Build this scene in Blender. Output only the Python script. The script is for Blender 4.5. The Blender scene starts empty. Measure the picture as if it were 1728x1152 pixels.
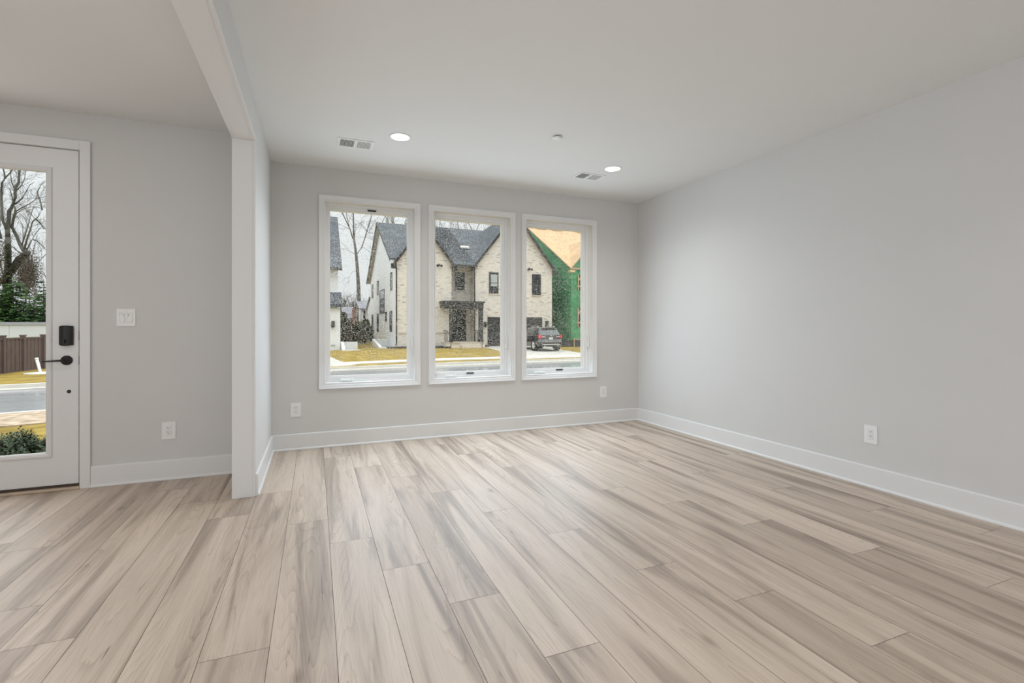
import bpy, bmesh, math, random
from mathutils import Vector, noise
random.seed(7)
scene = bpy.context.scene
col = scene.collection

# ------------------------------------------------------------------ camera
FPX, CX, CY, YAW, EYE = 818.0, 864.0, 551.0, math.atan(332 / 818.0), 1.18
cam_data = bpy.data.cameras.new('camera')
cam_data.sensor_width = 36.0
cam_data.lens = FPX / 1728 * 36
cam_data.shift_y = -(576 - CY) / 1728
cam_data.clip_start, cam_data.clip_end = 0.05, 600
cam = bpy.data.objects.new('camera', cam_data)
cam.location = (0, 0, EYE)
cam.rotation_euler = (math.pi / 2, 0, -YAW)
col.objects.link(cam)
scene.camera = cam

# ------------------------------------------------------------------ exposure
vs = scene.view_settings
vs.view_transform = 'Standard'
vs.look = 'None'
vs.exposure = 0.07
vs.gamma = 1.0
vs.use_curve_mapping = False
scene.cycles.use_denoising = True
scene.cycles.max_bounces = 10
scene.cycles.diffuse_bounces = 6
scene.cycles.transparent_max_bounces = 24
scene.cycles.caustics_reflective = False

# ------------------------------------------------------------------ overcast sky
SKY_ZENITH = 3.6
world = bpy.data.worlds.new('overcast_sky')
scene.world = world
world.use_nodes = True
nt = world.node_tree
nt.nodes.clear()
w_out = nt.nodes.new('ShaderNodeOutputWorld')
w_bg = nt.nodes.new('ShaderNodeBackground')
w_tc = nt.nodes.new('ShaderNodeTexCoord')
w_sep = nt.nodes.new('ShaderNodeSeparateXYZ')
w_mr = nt.nodes.new('ShaderNodeMapRange')
w_mr.inputs['From Min'].default_value = 0.0
w_mr.inputs['From Max'].default_value = 1.0
w_mr.inputs['To Min'].default_value = 0.78
w_mr.inputs['To Max'].default_value = SKY_ZENITH
w_bg.inputs['Color'].default_value = (0.955, 0.98, 1.0, 1)
nt.links.new(w_tc.outputs['Generated'], w_sep.inputs[0])
w_pw = nt.nodes.new('ShaderNodeMath')
w_pw.operation = 'MULTIPLY'
nt.links.new(w_sep.outputs['Z'], w_pw.inputs[0])
nt.links.new(w_sep.outputs['Z'], w_pw.inputs[1])
nt.links.new(w_pw.outputs[0], w_mr.inputs['Value'])
nt.links.new(w_mr.outputs['Result'], w_bg.inputs['Strength'])
nt.links.new(w_bg.outputs[0], w_out.inputs[0])

# ------------------------------------------------------------------ area lights (daylight at the windows and door; the rest is added fill)
def area_light(name, loc, rot, sx, sy, power, color=(1, 1, 1), spread=math.pi):
    d = bpy.data.lights.new(name, 'AREA')
    d.shape = 'RECTANGLE'
    d.size, d.size_y = sx, sy
    d.energy = power
    d.color = color
    d.spread = spread
    o = bpy.data.objects.new(name, d)
    o.location = loc
    o.rotation_euler = rot
    col.objects.link(o)
    return o

WIN_C = (0.5275, 1.6075, 2.678)
H90 = math.pi / 2
for c in WIN_C:
    for zz, tilt in ((0.96, 60), (1.50, 70), (2.04, 82)):
        area_light('window_daylight', (c, 4.99, zz), (-math.radians(tilt), 0, 0), 0.80, 0.44, 3.45, (0.80, 1.0, 1.2))
area_light('door_daylight', (-2.1, 4.42, 1.3), (-H90, 0, 0), 0.55, 1.9, 5.5, (0.97, 0.985, 1.0))
# unseen fill added under the foyer ceiling to brighten the foyer
for fy in (1.2, 3.0):
    area_light('foyer_fill', (-2.3, fy, 2.72), (0, 0, 0), 0.5, 0.5, 5.4, (1.05, 0.98, 0.93))
# broad fill added behind the camera for ambient light; the wall is solid
area_light('rear_fill', (1.2, -4.6, 1.30), (H90 + 0.12, 0, 0), 5.0, 2.3, 33, (0.9, 1.0, 1.1))

# unseen fill added on the left to light the right wall evenly
area_light('side_fill', (-3.36, -0.8, 1.30), (0, -H90, 0), 2.0, 4.0, 62, (0.93, 1.0, 1.09))
# small overhead fills, added out of view to brighten the near floor
for lx, pw in ((0.65, 7.0), (2.72, 2.0)):
    area_light('overhead_fill', (lx, 0.55, 2.72), (0, 0, 0), 0.15, 0.15, pw, (0.98, 0.99, 1.0), math.radians(125))
# added ceiling fill behind the camera, no fixtures there
for lx in (0.3, 2.6):
    for ly in (-3.2, -1.2):
        area_light('back_ceiling_fill', (lx, ly, 2.72), (0, 0, 0), 0.5, 0.5, 9.5, (1.0, 0.99, 0.98))

# ------------------------------------------------------------------ small helpers
F2 = (math.sin(YAW), math.cos(YAW))
R2 = (math.cos(YAW), -math.sin(YAW))

def ray(x, y):
    a, b = (x - CX) / FPX, (CY - y) / FPX
    return (F2[0] + a * R2[0], F2[1] + a * R2[1], b)

def at_y(x, y, Y):
    d = ray(x, y)
    t = Y / d[1]
    return Vector((d[0] * t, Y, EYE + d[2] * t))

ORIG = {}

def link(o):
    col.objects.link(o)
    return o

def tag(o, label=None, cat=None, group=None, kind=None):
    if label: o['label'] = label
    if cat: o['category'] = cat
    if group: o['group'] = group
    if kind: o['kind'] = kind
    return o

def empty(name, loc, label=None, cat=None, group=None, kind=None):
    o = bpy.data.objects.new(name, None)
    o.empty_display_size = 0.1
    o.location = loc
    link(o)
    ORIG[o] = Vector(loc)
    return tag(o, label, cat, group, kind)

class MB:
    def __init__(self):
        self.v, self.f, self.m, self.s = [], [], [], []
        self.col = None
    def add(self, vs, fs, m=0, smooth=False):
        b = len(self.v)
        self.v.extend([tuple(p) for p in vs])
        for f in fs:
            self.f.append(tuple(b + i for i in f))
            self.m.append(m)
            self.s.append(smooth)
        return self
    def box(self, x0, x1, y0, y1, z0, z1, m=0):
        v = [(x0, y0, z0), (x1, y0, z0), (x1, y1, z0), (x0, y1, z0), (x0, y0, z1), (x1, y0, z1), (x1, y1, z1), (x0, y1, z1)]
        return self.add(v, [(0, 3, 2, 1), (4, 5, 6, 7), (0, 1, 5, 4), (1, 2, 6, 5), (2, 3, 7, 6), (3, 0, 4, 7)], m)
    def quad(self, a, b, c, d, m=0):
        return self.add([a, b, c, d], [(0, 1, 2, 3)], m)
    def prism(self, pts, off, m=0):
        """closed polygon pts (3d) extruded by vector off"""
        n = len(pts)
        p = [Vector(q) for q in pts]
        o = Vector(off)
        vs = p + [q + o for q in p]
        fs = [tuple(range(n))[::-1], tuple(range(n, 2 * n))] + [(i, (i + 1) % n, n + (i + 1) % n, n + i) for i in range(n)]
        return self.add(vs, fs, m)
    def loft(self, rings, m=0, cap0=True, cap1=True, smooth=True):
        n = len(rings[0])
        vs = [p for r in rings for p in r]
        fs = []
        for k in range(len(rings) - 1):
            for i in range(n):
                j = (i + 1) % n
                fs.append((k * n + i, k * n + j, (k + 1) * n + j, (k + 1) * n + i))
        if cap0: fs.append(tuple(range(n))[::-1])
        if cap1: fs.append(tuple((len(rings) - 1) * n + i for i in range(n)))
        return self.add(vs, fs, m, smooth)
    def tube(self, path, radii, n=6, m=0, caps=True, smooth=True):
        path = [Vector(p) for p in path]
        if not hasattr(radii, '__len__'): radii = [radii] * len(path)
        rings = []
        for i, p in enumerate(path):
            t = (path[min(i + 1, len(path) - 1)] - path[max(i - 1, 0)])
            t = t.normalized() if t.length > 1e-9 else Vector((0, 0, 1))
            u = t.cross(Vector((0.13, 0.31, 0.94) if abs(t.z) < 0.9 else (1, 0.1, 0))).normalized()
            w = t.cross(u)
            rings.append([p + (u * math.cos(2 * math.pi * k / n) + w * math.sin(2 * math.pi * k / n)) * radii[i] for k in range(n)])
        return self.loft(rings, m, caps, caps, smooth)
    def cyl(self, c0, c1, r0, r1=None, n=24, m=0, smooth=True):
        c0, c1 = Vector(c0), Vector(c1)
        r1 = r0 if r1 is None else r1
        t = (c1 - c0).normalized()
        u = t.cross(Vector((0, 0, 1) if abs(t.z) < 0.9 else (1, 0, 0))).normalized()
        w = t.cross(u)
        rg = [[c + (u * math.cos(2 * math.pi * k / n) + w * math.sin(2 * math.pi * k / n)) * r for k in range(n)] for c, r in ((c0, r0), (c1, r1))]
        b = len(self.f)
        self.loft(rg, m, True, True, smooth)
        self.s[-1] = self.s[-2] = False
        return self
    def lathe(self, c, axis, prof, n=32, m=0):
        """prof: list of (radius, distance along axis) from centre c"""
        c, t = Vector(c), Vector(axis).normalized()
        u = t.cross(Vector((0, 0, 1) if abs(t.z) < 0.9 else (1, 0, 0))).normalized()
        w = t.cross(u)
        rg = [[c + t * h + (u * math.cos(2 * math.pi * k / n) + w * math.sin(2 * math.pi * k / n)) * max(r, 1e-5) for k in range(n)] for r, h in prof]
        return self.loft(rg, m, True, True, True)
    def frame_y(self, xo0, xo1, zo0, zo1, xi0, xi1, zi0, zi1, y0, y1, m=0):
        """rectangular ring in the XZ plane between depths y0 and y1"""
        o = [(xo0, zo0), (xo1, zo0), (xo1, zo1), (xo0, zo1)]
        i = [(xi0, zi0), (xi1, zi0), (xi1, zi1), (xi0, zi1)]
        vs = [(x, y0, z) for x, z in o] + [(x, y0, z) for x, z in i] + [(x, y1, z) for x, z in o] + [(x, y1, z) for x, z in i]
        fs = []
        for k in range(4):
            j = (k + 1) % 4
            fs += [(k, j, 4 + j, 4 + k), (8 + k, 12 + k, 12 + j, 8 + j), (k, 8 + k, 8 + j, j), (4 + k, 4 + j, 12 + j, 12 + k)]
        return self.add(vs, fs, m)
    def build(self, name, mats, parent=None, loc=None, kind=None, bevel=0, smooth_angle=None):
        if not isinstance(mats, (list, tuple)): mats = [mats]
        me = bpy.data.meshes.new(name)
        org = ORIG[parent] if parent is not None else Vector(loc if loc is not None else (0, 0, 0))
        me.from_pydata([(p[0] - org.x, p[1] - org.y, p[2] - org.z) for p in self.v], [], self.f)
        for mm in mats: me.materials.append(mm)
        me.polygons.foreach_set('material_index', self.m)
        me.polygons.foreach_set('use_smooth', self.s)
        bm = bmesh.new()
        bm.from_mesh(me)
        if len(bm.faces) < 60000:
            bmesh.ops.recalc_face_normals(bm, faces=bm.faces)
        if bevel:
            ed = [e for e in bm.edges if len(e.link_faces) == 2 and e.calc_face_angle(0) > 0.6]
            bmesh.ops.bevel(bm, geom=ed, offset=bevel, segments=2, profile=0.6, affect='EDGES', clamp_overlap=True)
        bm.to_mesh(me)
        bm.free()
        if self.col:
            att = me.attributes.new('plank', 'FLOAT_COLOR', 'FACE')
            att.data.foreach_set('color', [c for q in self.col for c in q])
        o = bpy.data.objects.new(name, me)
        link(o)
        ORIG[o] = org
        if parent is not None: o.parent = parent
        else: o.location = org
        if kind: o['kind'] = kind
        return o

# ------------------------------------------------------------------ materials
def N(nt, t, **kw):
    n = nt.nodes.new(t)
    for k, v in kw.items(): setattr(n, k, v)
    return n

def mat(name, color, rough=0.6, metal=0.0, var=0.0, vscale=8.0, bump=0.0, bscale=60.0, spec=0.5, coat=0.0):
    m = bpy.data.materials.new(name)
    m.use_nodes = True
    nt = m.node_tree
    b = nt.nodes['Principled BSDF']
    b.inputs['Base Color'].default_value = (*color, 1)
    b.inputs['Roughness'].default_value = rough
    b.inputs['Metallic'].default_value = metal
    b.inputs['Specular IOR Level'].default_value = spec
    b.inputs['Coat Weight'].default_value = coat
    tc = N(nt, 'ShaderNodeTexCoord')
    if var:
        no = N(nt, 'ShaderNodeTexNoise')
        no.inputs['Scale'].default_value = vscale
        no.inputs['Detail'].default_value = 5
        cr = N(nt, 'ShaderNodeValToRGB')
        cr.color_ramp.elements[0].position = 0.3
        cr.color_ramp.elements[1].position = 0.7
        cr.color_ramp.elements[0].color = (*[c * (1 - var) for c in color], 1)
        cr.color_ramp.elements[1].color = (*[min(1, c * (1 + var)) for c in color], 1)
        nt.links.new(tc.outputs['Object'], no.inputs['Vector'])
        nt.links.new(no.outputs['Fac'], cr.inputs[0])
        nt.links.new(cr.outputs[0], b.inputs['Base Color'])
    if bump:
        n2 = N(nt, 'ShaderNodeTexNoise')
        n2.inputs['Scale'].default_value = bscale
        n2.inputs['Detail'].default_value = 4
        bp = N(nt, 'ShaderNodeBump')
        bp.inputs['Strength'].default_value = bump
        bp.inputs['Distance'].default_value = 0.01
        nt.links.new(tc.outputs['Object'], n2.inputs['Vector'])
        nt.links.new(n2.outputs['Fac'], bp.inputs['Height'])
        nt.links.new(bp.outputs[0], b.inputs['Normal'])
    return m

M = {}
M['wall'] = mat('wall_paint', (0.654, 0.649, 0.637), 0.75, bump=0.02, bscale=220, var=0.008, vscale=3, spec=0.3)
M['wall_foyer'] = M['wall']
M['ceiling'] = mat('ceiling_paint', (0.785, 0.79, 0.785), 0.85, bump=0.02, bscale=200, var=0.006, vscale=3, spec=0.2)
M['trim'] = mat('trim_paint', (0.755, 0.755, 0.75), 0.38, var=0.006, vscale=4)
M['vinyl'] = mat('white_vinyl', (0.86, 0.87, 0.88), 0.35, var=0.006)
M['plastic'] = mat('white_plastic', (0.83, 0.83, 0.82), 0.35, var=0.006)
M['black'] = mat('matte_black', (0.012, 0.012, 0.012), 0.45, var=0.1, vscale=60)
M['slot'] = mat('dark_slot', (0.02, 0.02, 0.02), 0.6, var=0.1)
M['sill'] = mat('sill_metal', (0.05, 0.03, 0.02), 0.5, var=0.2, vscale=30)
M['sillwood'] = mat('sill_wood', (0.55, 0.44, 0.33), 0.5, var=0.1, vscale=20)
M['screw'] = mat('screw_metal', (0.5, 0.5, 0.5), 0.35, metal=1.0, var=0.05)
M['duct'] = mat('duct_metal', (0.10, 0.10, 0.10), 0.6, var=0.15)

def glass_mat(name, tint=(1, 1, 1), refl=1.0):
    m = bpy.data.materials.new(name)
    m.use_nodes = True
    nt = m.node_tree
    nt.nodes.clear()
    out = N(nt, 'ShaderNodeOutputMaterial')
    tr = N(nt, 'ShaderNodeBsdfTransparent')
    tr.inputs[0].default_value = (*tint, 1)
    gl = N(nt, 'ShaderNodeBsdfGlossy')
    gl.inputs['Roughness'].default_value = 0.02
    fr = N(nt, 'ShaderNodeFresnel')
    fr.inputs['IOR'].default_value = 1.45
    mu = N(nt, 'ShaderNodeMath', operation='MULTIPLY')
    mu.inputs[1].default_value = refl
    mx = N(nt, 'ShaderNodeMixShader')
    nt.links.new(fr.outputs[0], mu.inputs[0])
    nt.links.new(mu.outputs[0], mx.inputs[0])
    nt.links.new(tr.outputs[0], mx.inputs[1])
    nt.links.new(gl.outputs[0], mx.inputs[2])
    nt.links.new(mx.outputs[0], out.inputs[0])
    return m
M['glass'] = glass_mat('clear_pane', (0.97, 0.985, 0.98), 0.05)

def water_mat():
    m = bpy.data.materials.new('rain_water')
    m.use_nodes = True
    b = m.node_tree.nodes['Principled BSDF']
    b.inputs['Base Color'].default_value = (1, 1, 1, 1)
    b.inputs['Transmission Weight'].default_value = 1.0
    b.inputs['Roughness'].default_value = 0.05
    b.inputs['IOR'].default_value = 1.33
    return m
M['water'] = water_mat()

def lamp_mat():
    m = bpy.data.materials.new('lamp_lens')
    m.use_nodes = True
    nt = m.node_tree
    nt.nodes.clear()
    out = N(nt, 'ShaderNodeOutputMaterial')
    em = N(nt, 'ShaderNodeEmission')
    em.inputs['Color'].default_value = (1.0, 0.98, 0.93, 1)
    em.inputs['Strength'].default_value = 3.0
    nt.links.new(em.outputs[0], out.inputs[0])
    return m
M['lamp'] = lamp_mat()

def floor_mat():
    m = bpy.data.materials.new('oak_plank')
    m.use_nodes = True
    nt = m.node_tree
    L = nt.links.new
    b = nt.nodes['Principled BSDF']
    tc = N(nt, 'ShaderNodeTexCoord')
    at = N(nt, 'ShaderNodeAttribute', attribute_name='plank')
    sep = N(nt, 'ShaderNodeSeparateColor')
    L(at.outputs['Color'], sep.inputs[0])
    off = N(nt, 'ShaderNodeVectorMath', operation='MULTIPLY')
    L(at.outputs['Color'], off.inputs[0])
    off.inputs[1].default_value = (37.0, 61.0, 19.0)
    pos = N(nt, 'ShaderNodeVectorMath', operation='ADD')
    L(tc.outputs['Object'], pos.inputs[0])
    L(off.outputs[0], pos.inputs[1])
    def mapped(sx, sy, sz=1):
        v = N(nt, 'ShaderNodeVectorMath', operation='MULTIPLY')
        L(pos.outputs[0], v.inputs[0])
        v.inputs[1].default_value = (sx, sy, sz)
        return v.outputs[0]
    def nz(vec, detail=4, rough=0.55, dist=0.0, scale=1.0):
        n = N(nt, 'ShaderNodeTexNoise')
        n.inputs['Scale'].default_value = scale
        n.inputs['Detail'].default_value = detail
        n.inputs['Roughness'].default_value = rough
        n.inputs['Distortion'].default_value = dist
        L(vec, n.inputs['Vector'])
        return n.outputs['Fac']
    def ramp(fac, stops):
        r = N(nt, 'ShaderNodeValToRGB')
        e = r.color_ramp.elements
        while len(e) < len(stops): e.new(0.5)
        for k, (p, c) in enumerate(stops):
            e[k].position = p
            e[k].color = (*c, 1) if len(c) == 3 else c
        L(fac, r.inputs[0])
        return r.outputs[0]
    def mix(mode, fac, a, bb):
        n = N(nt, 'ShaderNodeMix', data_type='RGBA', blend_type=mode)
        if hasattr(fac, 'is_linked'): L(fac, n.inputs[0])
        else: n.inputs[0].default_value = fac
        L(a, n.inputs[6])
        if hasattr(bb, 'is_linked'): L(bb, n.inputs[7])
        else: n.inputs[7].default_value = (*bb, 1)
        return n.outputs[2]
    # broad streaks along the board: cream body with grey-brown heart bands
    broad = nz(mapped(8.0, 0.50), 4, 0.55, 0.9)
    base = ramp(broad, [(0.30, (0.285, 0.222, 0.174)), (0.41, (0.400, 0.320, 0.256)), (0.49, (0.525, 0.430, 0.348)), (0.64, (0.605, 0.504, 0.414))])
    # per board tone
    tone = ramp(sep.outputs[0], [(0.0, (0.77, 0.745, 0.72)), (0.25, (0.95, 0.94, 0.93)), (0.7, (1.02, 1.01, 1.0)), (1.0, (1.08, 1.08, 1.08))])
    c = mix('MULTIPLY', 1.0, base, tone)
    # growth-ring figure: contour lines of a stretched noise field
    fld = nz(mapped(4.0, 0.34), 1.5, 0.45, 0.2)
    sx = N(nt, 'ShaderNodeSeparateXYZ'); L(pos.outputs[0], sx.inputs[0])
    def math_(op, a, bb):
        n = N(nt, 'ShaderNodeMath', operation=op)
        for k_, q in enumerate((a, bb)):
            if hasattr(q, 'is_linked'): L(q, n.inputs[k_])
            else: n.inputs[k_].default_value = q
        return n.outputs[0]
    wob = nz(mapped(40.0, 6.0), 3, 0.6)
    ph = math_('ADD', math_('MULTIPLY', fld, 46.0), math_('ADD', math_('MULTIPLY', sx.outputs[0], 22.0), math_('MULTIPLY', wob, 0.9)))
    fr = math_('FRACT', ph, 0.0)
    ring = ramp(fr, [(0.0, (0.80, 0.775, 0.755)), (0.16, (0.94, 0.93, 0.92)), (0.35, (1, 1, 1)), (0.80, (1.03, 1.03, 1.03)), (0.90, (1.10, 1.10, 1.10)), (1.0, (0.80, 0.78, 0.76))])
    patch = ramp(nz(mapped(6.5, 0.75), 2), [(0.44, (0, 0, 0)), (0.60, (0.85, 0.85, 0.85))])
    c = mix('MULTIPLY', patch, c, ring)
    # fine pores
    fine = nz(mapped(230.0, 5.0), 3, 0.6)
    pores = ramp(fine, [(0.30, (0.80, 0.785, 0.77)), (0.48, (1, 1, 1)), (1.0, (1.04, 1.04, 1.04))])
    c = mix('MULTIPLY', 0.75, c, pores)
    # dark mineral lines and knots
    dl = nz(mapped(24.0, 1.1), 5, 0.65, 1.6)
    dline = ramp(dl, [(0.28, (0.48, 0.44, 0.41)), (0.35, (1, 1, 1)), (1.0, (1, 1, 1))])
    c = mix('MULTIPLY', 0.95, c, dline)
    vo = N(nt, 'ShaderNodeTexVoronoi', feature='F1')
    vo.inputs['Scale'].default_value = 1.0
    L(mapped(3.2, 1.3), vo.inputs['Vector'])
    knot = ramp(vo.outputs['Distance'], [(0.0, (0.36, 0.31, 0.27)), (0.03, (0.60, 0.55, 0.51)), (0.085, (1, 1, 1)), (1.0, (1, 1, 1))])
    c = mix('MULTIPLY', 0.75, c, knot)
    L(c, b.inputs['Base Color'])
    rr = ramp(fine, [(0.2, (0.52, 0.52, 0.52)), (0.8, (0.43, 0.43, 0.43))])
    L(rr, b.inputs['Roughness'])
    b.inputs['Specular IOR Level'].default_value = 0.80
    bp = N(nt, 'ShaderNodeBump')
    bp.inputs['Strength'].default_value = 0.10
    bp.inputs['Distance'].default_value = 0.002
    L(fine, bp.inputs['Height'])
    L(bp.outputs[0], b.inputs['Normal'])
    return m
M['floor'] = floor_mat()
M['seam'] = mat('plank_seam', (0.10, 0.085, 0.07), 0.7, var=0.1)

def brick_mat(name, c1, c2, mortar, bw=0.21, rh=0.075, ms=0.010, bias=-0.25, rough=0.85, var=0.1, stops=None):
    m = bpy.data.materials.new(name)
    m.use_nodes = True
    nt = m.node_tree
    L = nt.links.new
    b = nt.nodes['Principled BSDF']
    tc = N(nt, 'ShaderNodeTexCoord')
    sp = N(nt, 'ShaderNodeSeparateXYZ')
    L(tc.outputs['Object'], sp.inputs[0])
    ad = N(nt, 'ShaderNodeMath', operation='ADD')
    L(sp.outputs[0], ad.inputs[0]); L(sp.outputs[1], ad.inputs[1])
    cb = N(nt, 'ShaderNodeCombineXYZ')
    L(ad.outputs[0], cb.inputs[0]); L(sp.outputs[2], cb.inputs[1])
    br = N(nt, 'ShaderNodeTexBrick')
    br.inputs['Color1'].default_value = (*c1, 1)
    br.inputs['Color2'].default_value = (*c2, 1)
    br.inputs['Mortar'].default_value = (*mortar, 1)
    br.inputs['Scale'].default_value = 1.0
    br.inputs['Mortar Size'].default_value = ms
    br.inputs['Bias'].default_value = bias
    br.inputs['Brick Width'].default_value = bw
    br.inputs['Row Height'].default_value = rh
    L(cb.outputs[0], br.inputs['Vector'])
    no = N(nt, 'ShaderNodeTexNoise')
    no.inputs['Scale'].default_value = 1.2
    no.inputs['Detail'].default_value = 6
    L(tc.outputs['Object'], no.inputs['Vector'])
    cr = N(nt, 'ShaderNodeValToRGB')
    cr.color_ramp.elements[0].position = 0.35
    cr.color_ramp.elements[1].position = 0.65
    cr.color_ramp.elements[0].color = (1 - var, 1 - var, 1 - var, 1)
    L(no.outputs['Fac'], cr.inputs[0])
    mx = N(nt, 'ShaderNodeMix', data_type='RGBA', blend_type='MULTIPLY')
    mx.inputs[0].default_value = 1
    src = br.outputs['Color']
    if stops:
        rp = N(nt, 'ShaderNodeValToRGB')
        e = rp.color_ramp.elements
        while len(e) < len(stops): e.new(0.5)
        for k, (p, c_) in enumerate(stops):
            e[k].position = p
            e[k].color = (*c_, 1)
        L(src, rp.inputs[0])
        src = rp.outputs[0]
    L(src, mx.inputs[6]); L(cr.outputs[0], mx.inputs[7])
    L(mx.outputs[2], b.inputs['Base Color'])
    b.inputs['Roughness'].default_value = rough
    return m

M['brick'] = brick_mat('whitewashed_brick', (0.0, 0.0, 0.0), (1, 1, 1), (0.45, 0.45, 0.45), bw=0.32, rh=0.105, ms=0.012, bias=0.0, var=0.06,
                       stops=[(0.0, (0.84, 0.775, 0.685)), (0.30, (0.78, 0.71, 0.62)), (0.50, (0.70, 0.645, 0.575)), (0.72, (0.80, 0.735, 0.65)), (0.88, (0.72, 0.64, 0.55)), (0.95, (0.50, 0.45, 0.40)), (1.0, (0.36, 0.33, 0.30))])
M['redbrick'] = brick_mat('red_brick', (0.25, 0.09, 0.06), (0.33, 0.14, 0.10), (0.45, 0.38, 0.33), bw=0.4, rh=0.15)
M['shingle'] = brick_mat('charcoal_shingle', (0.068, 0.080, 0.098), (0.105, 0.118, 0.136), (0.05, 0.058, 0.068), bw=0.5, rh=0.2, ms=0.012, bias=0.0, var=0.25)
M['greyshingle'] = brick_mat('grey_shingle', (0.20, 0.20, 0.23), (0.26, 0.26, 0.29), (0.15, 0.15, 0.17), bw=0.5, rh=0.2, ms=0.012, bias=0.0)
M['siding'] = brick_mat('white_lap_siding', (0.86, 0.86, 0.85), (0.84, 0.84, 0.83), (0.58, 0.58, 0.57), bw=40.0, rh=0.17, ms=0.012, bias=0.0, var=0.03)
M['whitewall'] = mat('white_stucco', (0.80, 0.81, 0.82), 0.8, var=0.03, vscale=2)
M['sheath'] = brick_mat('green_sheathing', (0.075, 0.33, 0.135), (0.095, 0.37, 0.16), (0.045, 0.20, 0.08), bw=2.4, rh=1.22, ms=0.02, bias=0.0, var=0.35)
M['osb'] = brick_mat('bare_roof_decking', (0.66, 0.44, 0.245), (0.61, 0.40, 0.22), (0.50, 0.33, 0.18), bw=2.4, rh=1.2, ms=0.02, bias=0.0, var=0.14)
M['lumber'] = mat('framing_lumber', (0.62, 0.45, 0.25), 0.8, var=0.12, vscale=3)
M['fascia'] = mat('dark_fascia', (0.028, 0.026, 0.026), 0.6, var=0.15)
M['soffit'] = mat('soffit_board', (0.42, 0.38, 0.33), 0.7, var=0.08)
M['darkwin'] = mat('dark_window_glass', (0.02, 0.022, 0.024), 0.08, var=0.1, spec=0.5)
M['winframe'] = mat('black_window_frame', (0.025, 0.023, 0.022), 0.5, var=0.1)
M['blind'] = mat('window_blind', (0.42, 0.46, 0.45), 0.7, var=0.05)
M['garage'] = mat('black_garage_door', (0.022, 0.022, 0.023), 0.5, var=0.12)
M['steel'] = mat('dark_metal', (0.03, 0.03, 0.032), 0.4, var=0.1)
M['conc'] = mat('wet_concrete', (0.50, 0.47, 0.42), 0.6, var=0.10, vscale=1.5, bump=0.1)
M['curbc'] = mat('curb_concrete', (0.62, 0.59, 0.54), 0.6, var=0.06, vscale=2)
M['step'] = mat('step_stone', (0.60, 0.52, 0.43), 0.7, var=0.1, vscale=3)
M['areaway'] = mat('white_concrete', (0.72, 0.72, 0.69), 0.7, var=0.06)

def road_mat():
    m = mat('wet_asphalt', (0.13, 0.135, 0.14), 0.22, var=0.0)
    nt = m.node_tree
    b = nt.nodes['Principled BSDF']
    tc = N(nt, 'ShaderNodeTexCoord')
    mp = N(nt, 'ShaderNodeMapping')
    mp.inputs['Scale'].default_value = (0.10, 0.55, 1)
    mp.inputs['Rotation'].default_value = (0, 0, 0.16)
    no = N(nt, 'ShaderNodeTexNoise')
    no.inputs['Scale'].default_value = 1.6
    no.inputs['Detail'].default_value = 5
    cr = N(nt, 'ShaderNodeValToRGB')
    cr.color_ramp.elements[0].position = 0.38
    cr.color_ramp.elements[1].position = 0.58
    cr.color_ramp.elements[0].color = (0.13, 0.13, 0.125, 1)
    cr.color_ramp.elements[1].color = (0.36, 0.37, 0.38, 1)
    c2 = N(nt, 'ShaderNodeValToRGB')
    c2.color_ramp.elements[0].position = 0.35
    c2.color_ramp.elements[1].position = 0.6
    c2.color_ramp.elements[0].color = (0.45, 0.45, 0.45, 1)
    c2.color_ramp.elements[1].color = (0.10, 0.10, 0.10, 1)
    L = nt.links.new
    L(tc.outputs['Object'], mp.inputs[0]); L(mp.outputs[0], no.inputs['Vector'])
    L(no.outputs['Fac'], cr.inputs[0]); L(no.outputs['Fac'], c2.inputs[0])
    L(cr.outputs[0], b.inputs['Base Color']); L(c2.outputs[0], b.inputs['Roughness'])
    return m
M['road'] = road_mat()
M['lawn'] = mat('dormant_grass', (0.285, 0.205, 0.052), 0.95, var=0.32, vscale=1.3, bump=0.5, bscale=25, spec=0.1)
M['straw'] = mat('straw_mulch', (0.42, 0.33, 0.24), 0.95, var=0.45, vscale=5, bump=0.6, bscale=18, spec=0.1)
M['mulch'] = mat('dark_mulch', (0.045, 0.04, 0.04), 0.95, var=0.6, vscale=12, bump=0.6, bscale=18)
M['fence'] = mat('brown_fence', (0.120, 0.085, 0.080), 0.7, var=0.14, vscale=3)
M['bark'] = mat('grey_bark', (0.125, 0.112, 0.100), 0.9, var=0.3, vscale=4)
M['barklight'] = mat('pale_bark', (0.115, 0.112, 0.092), 0.9, var=0.35, vscale=2)
M['twig'] = mat('brown_twig', (0.060, 0.046, 0.040), 0.9, var=0.2)
M['conifer'] = mat('conifer_needles', (0.085, 0.165, 0.050), 0.8, var=0.45, vscale=1.4, spec=0.2)
M['shrub'] = mat('shrub_leaves', (0.034, 0.062, 0.020), 0.5, var=0.55, vscale=7)
M['dryleaf'] = mat('dry_leaves', (0.088, 0.068, 0.046), 0.85, var=0.4, vscale=1.5)
M['ivy'] = mat('ivy_leaves', (0.045, 0.055, 0.022), 0.7, var=0.4, vscale=2)
M['green2'] = mat('hedge_leaves', (0.055, 0.085, 0.035), 0.7, var=0.4, vscale=2)
M['carpaint'] = mat('black_car_paint', (0.014, 0.014, 0.016), 0.18, var=0.05, coat=1.0)
M['carglass'] = mat('car_glass', (0.05, 0.06, 0.065), 0.05, var=0.05, spec=1.0)
M['chrome'] = mat('chrome', (0.75, 0.75, 0.75), 0.2, metal=1.0, var=0.03)
M['silvertrim'] = mat('silver_bumper_trim', (0.55, 0.54, 0.53), 0.35, metal=0.4, var=0.05)
M['redlens'] = mat('red_lens', (0.55, 0.02, 0.025), 0.15, var=0.05, coat=1.0)
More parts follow.
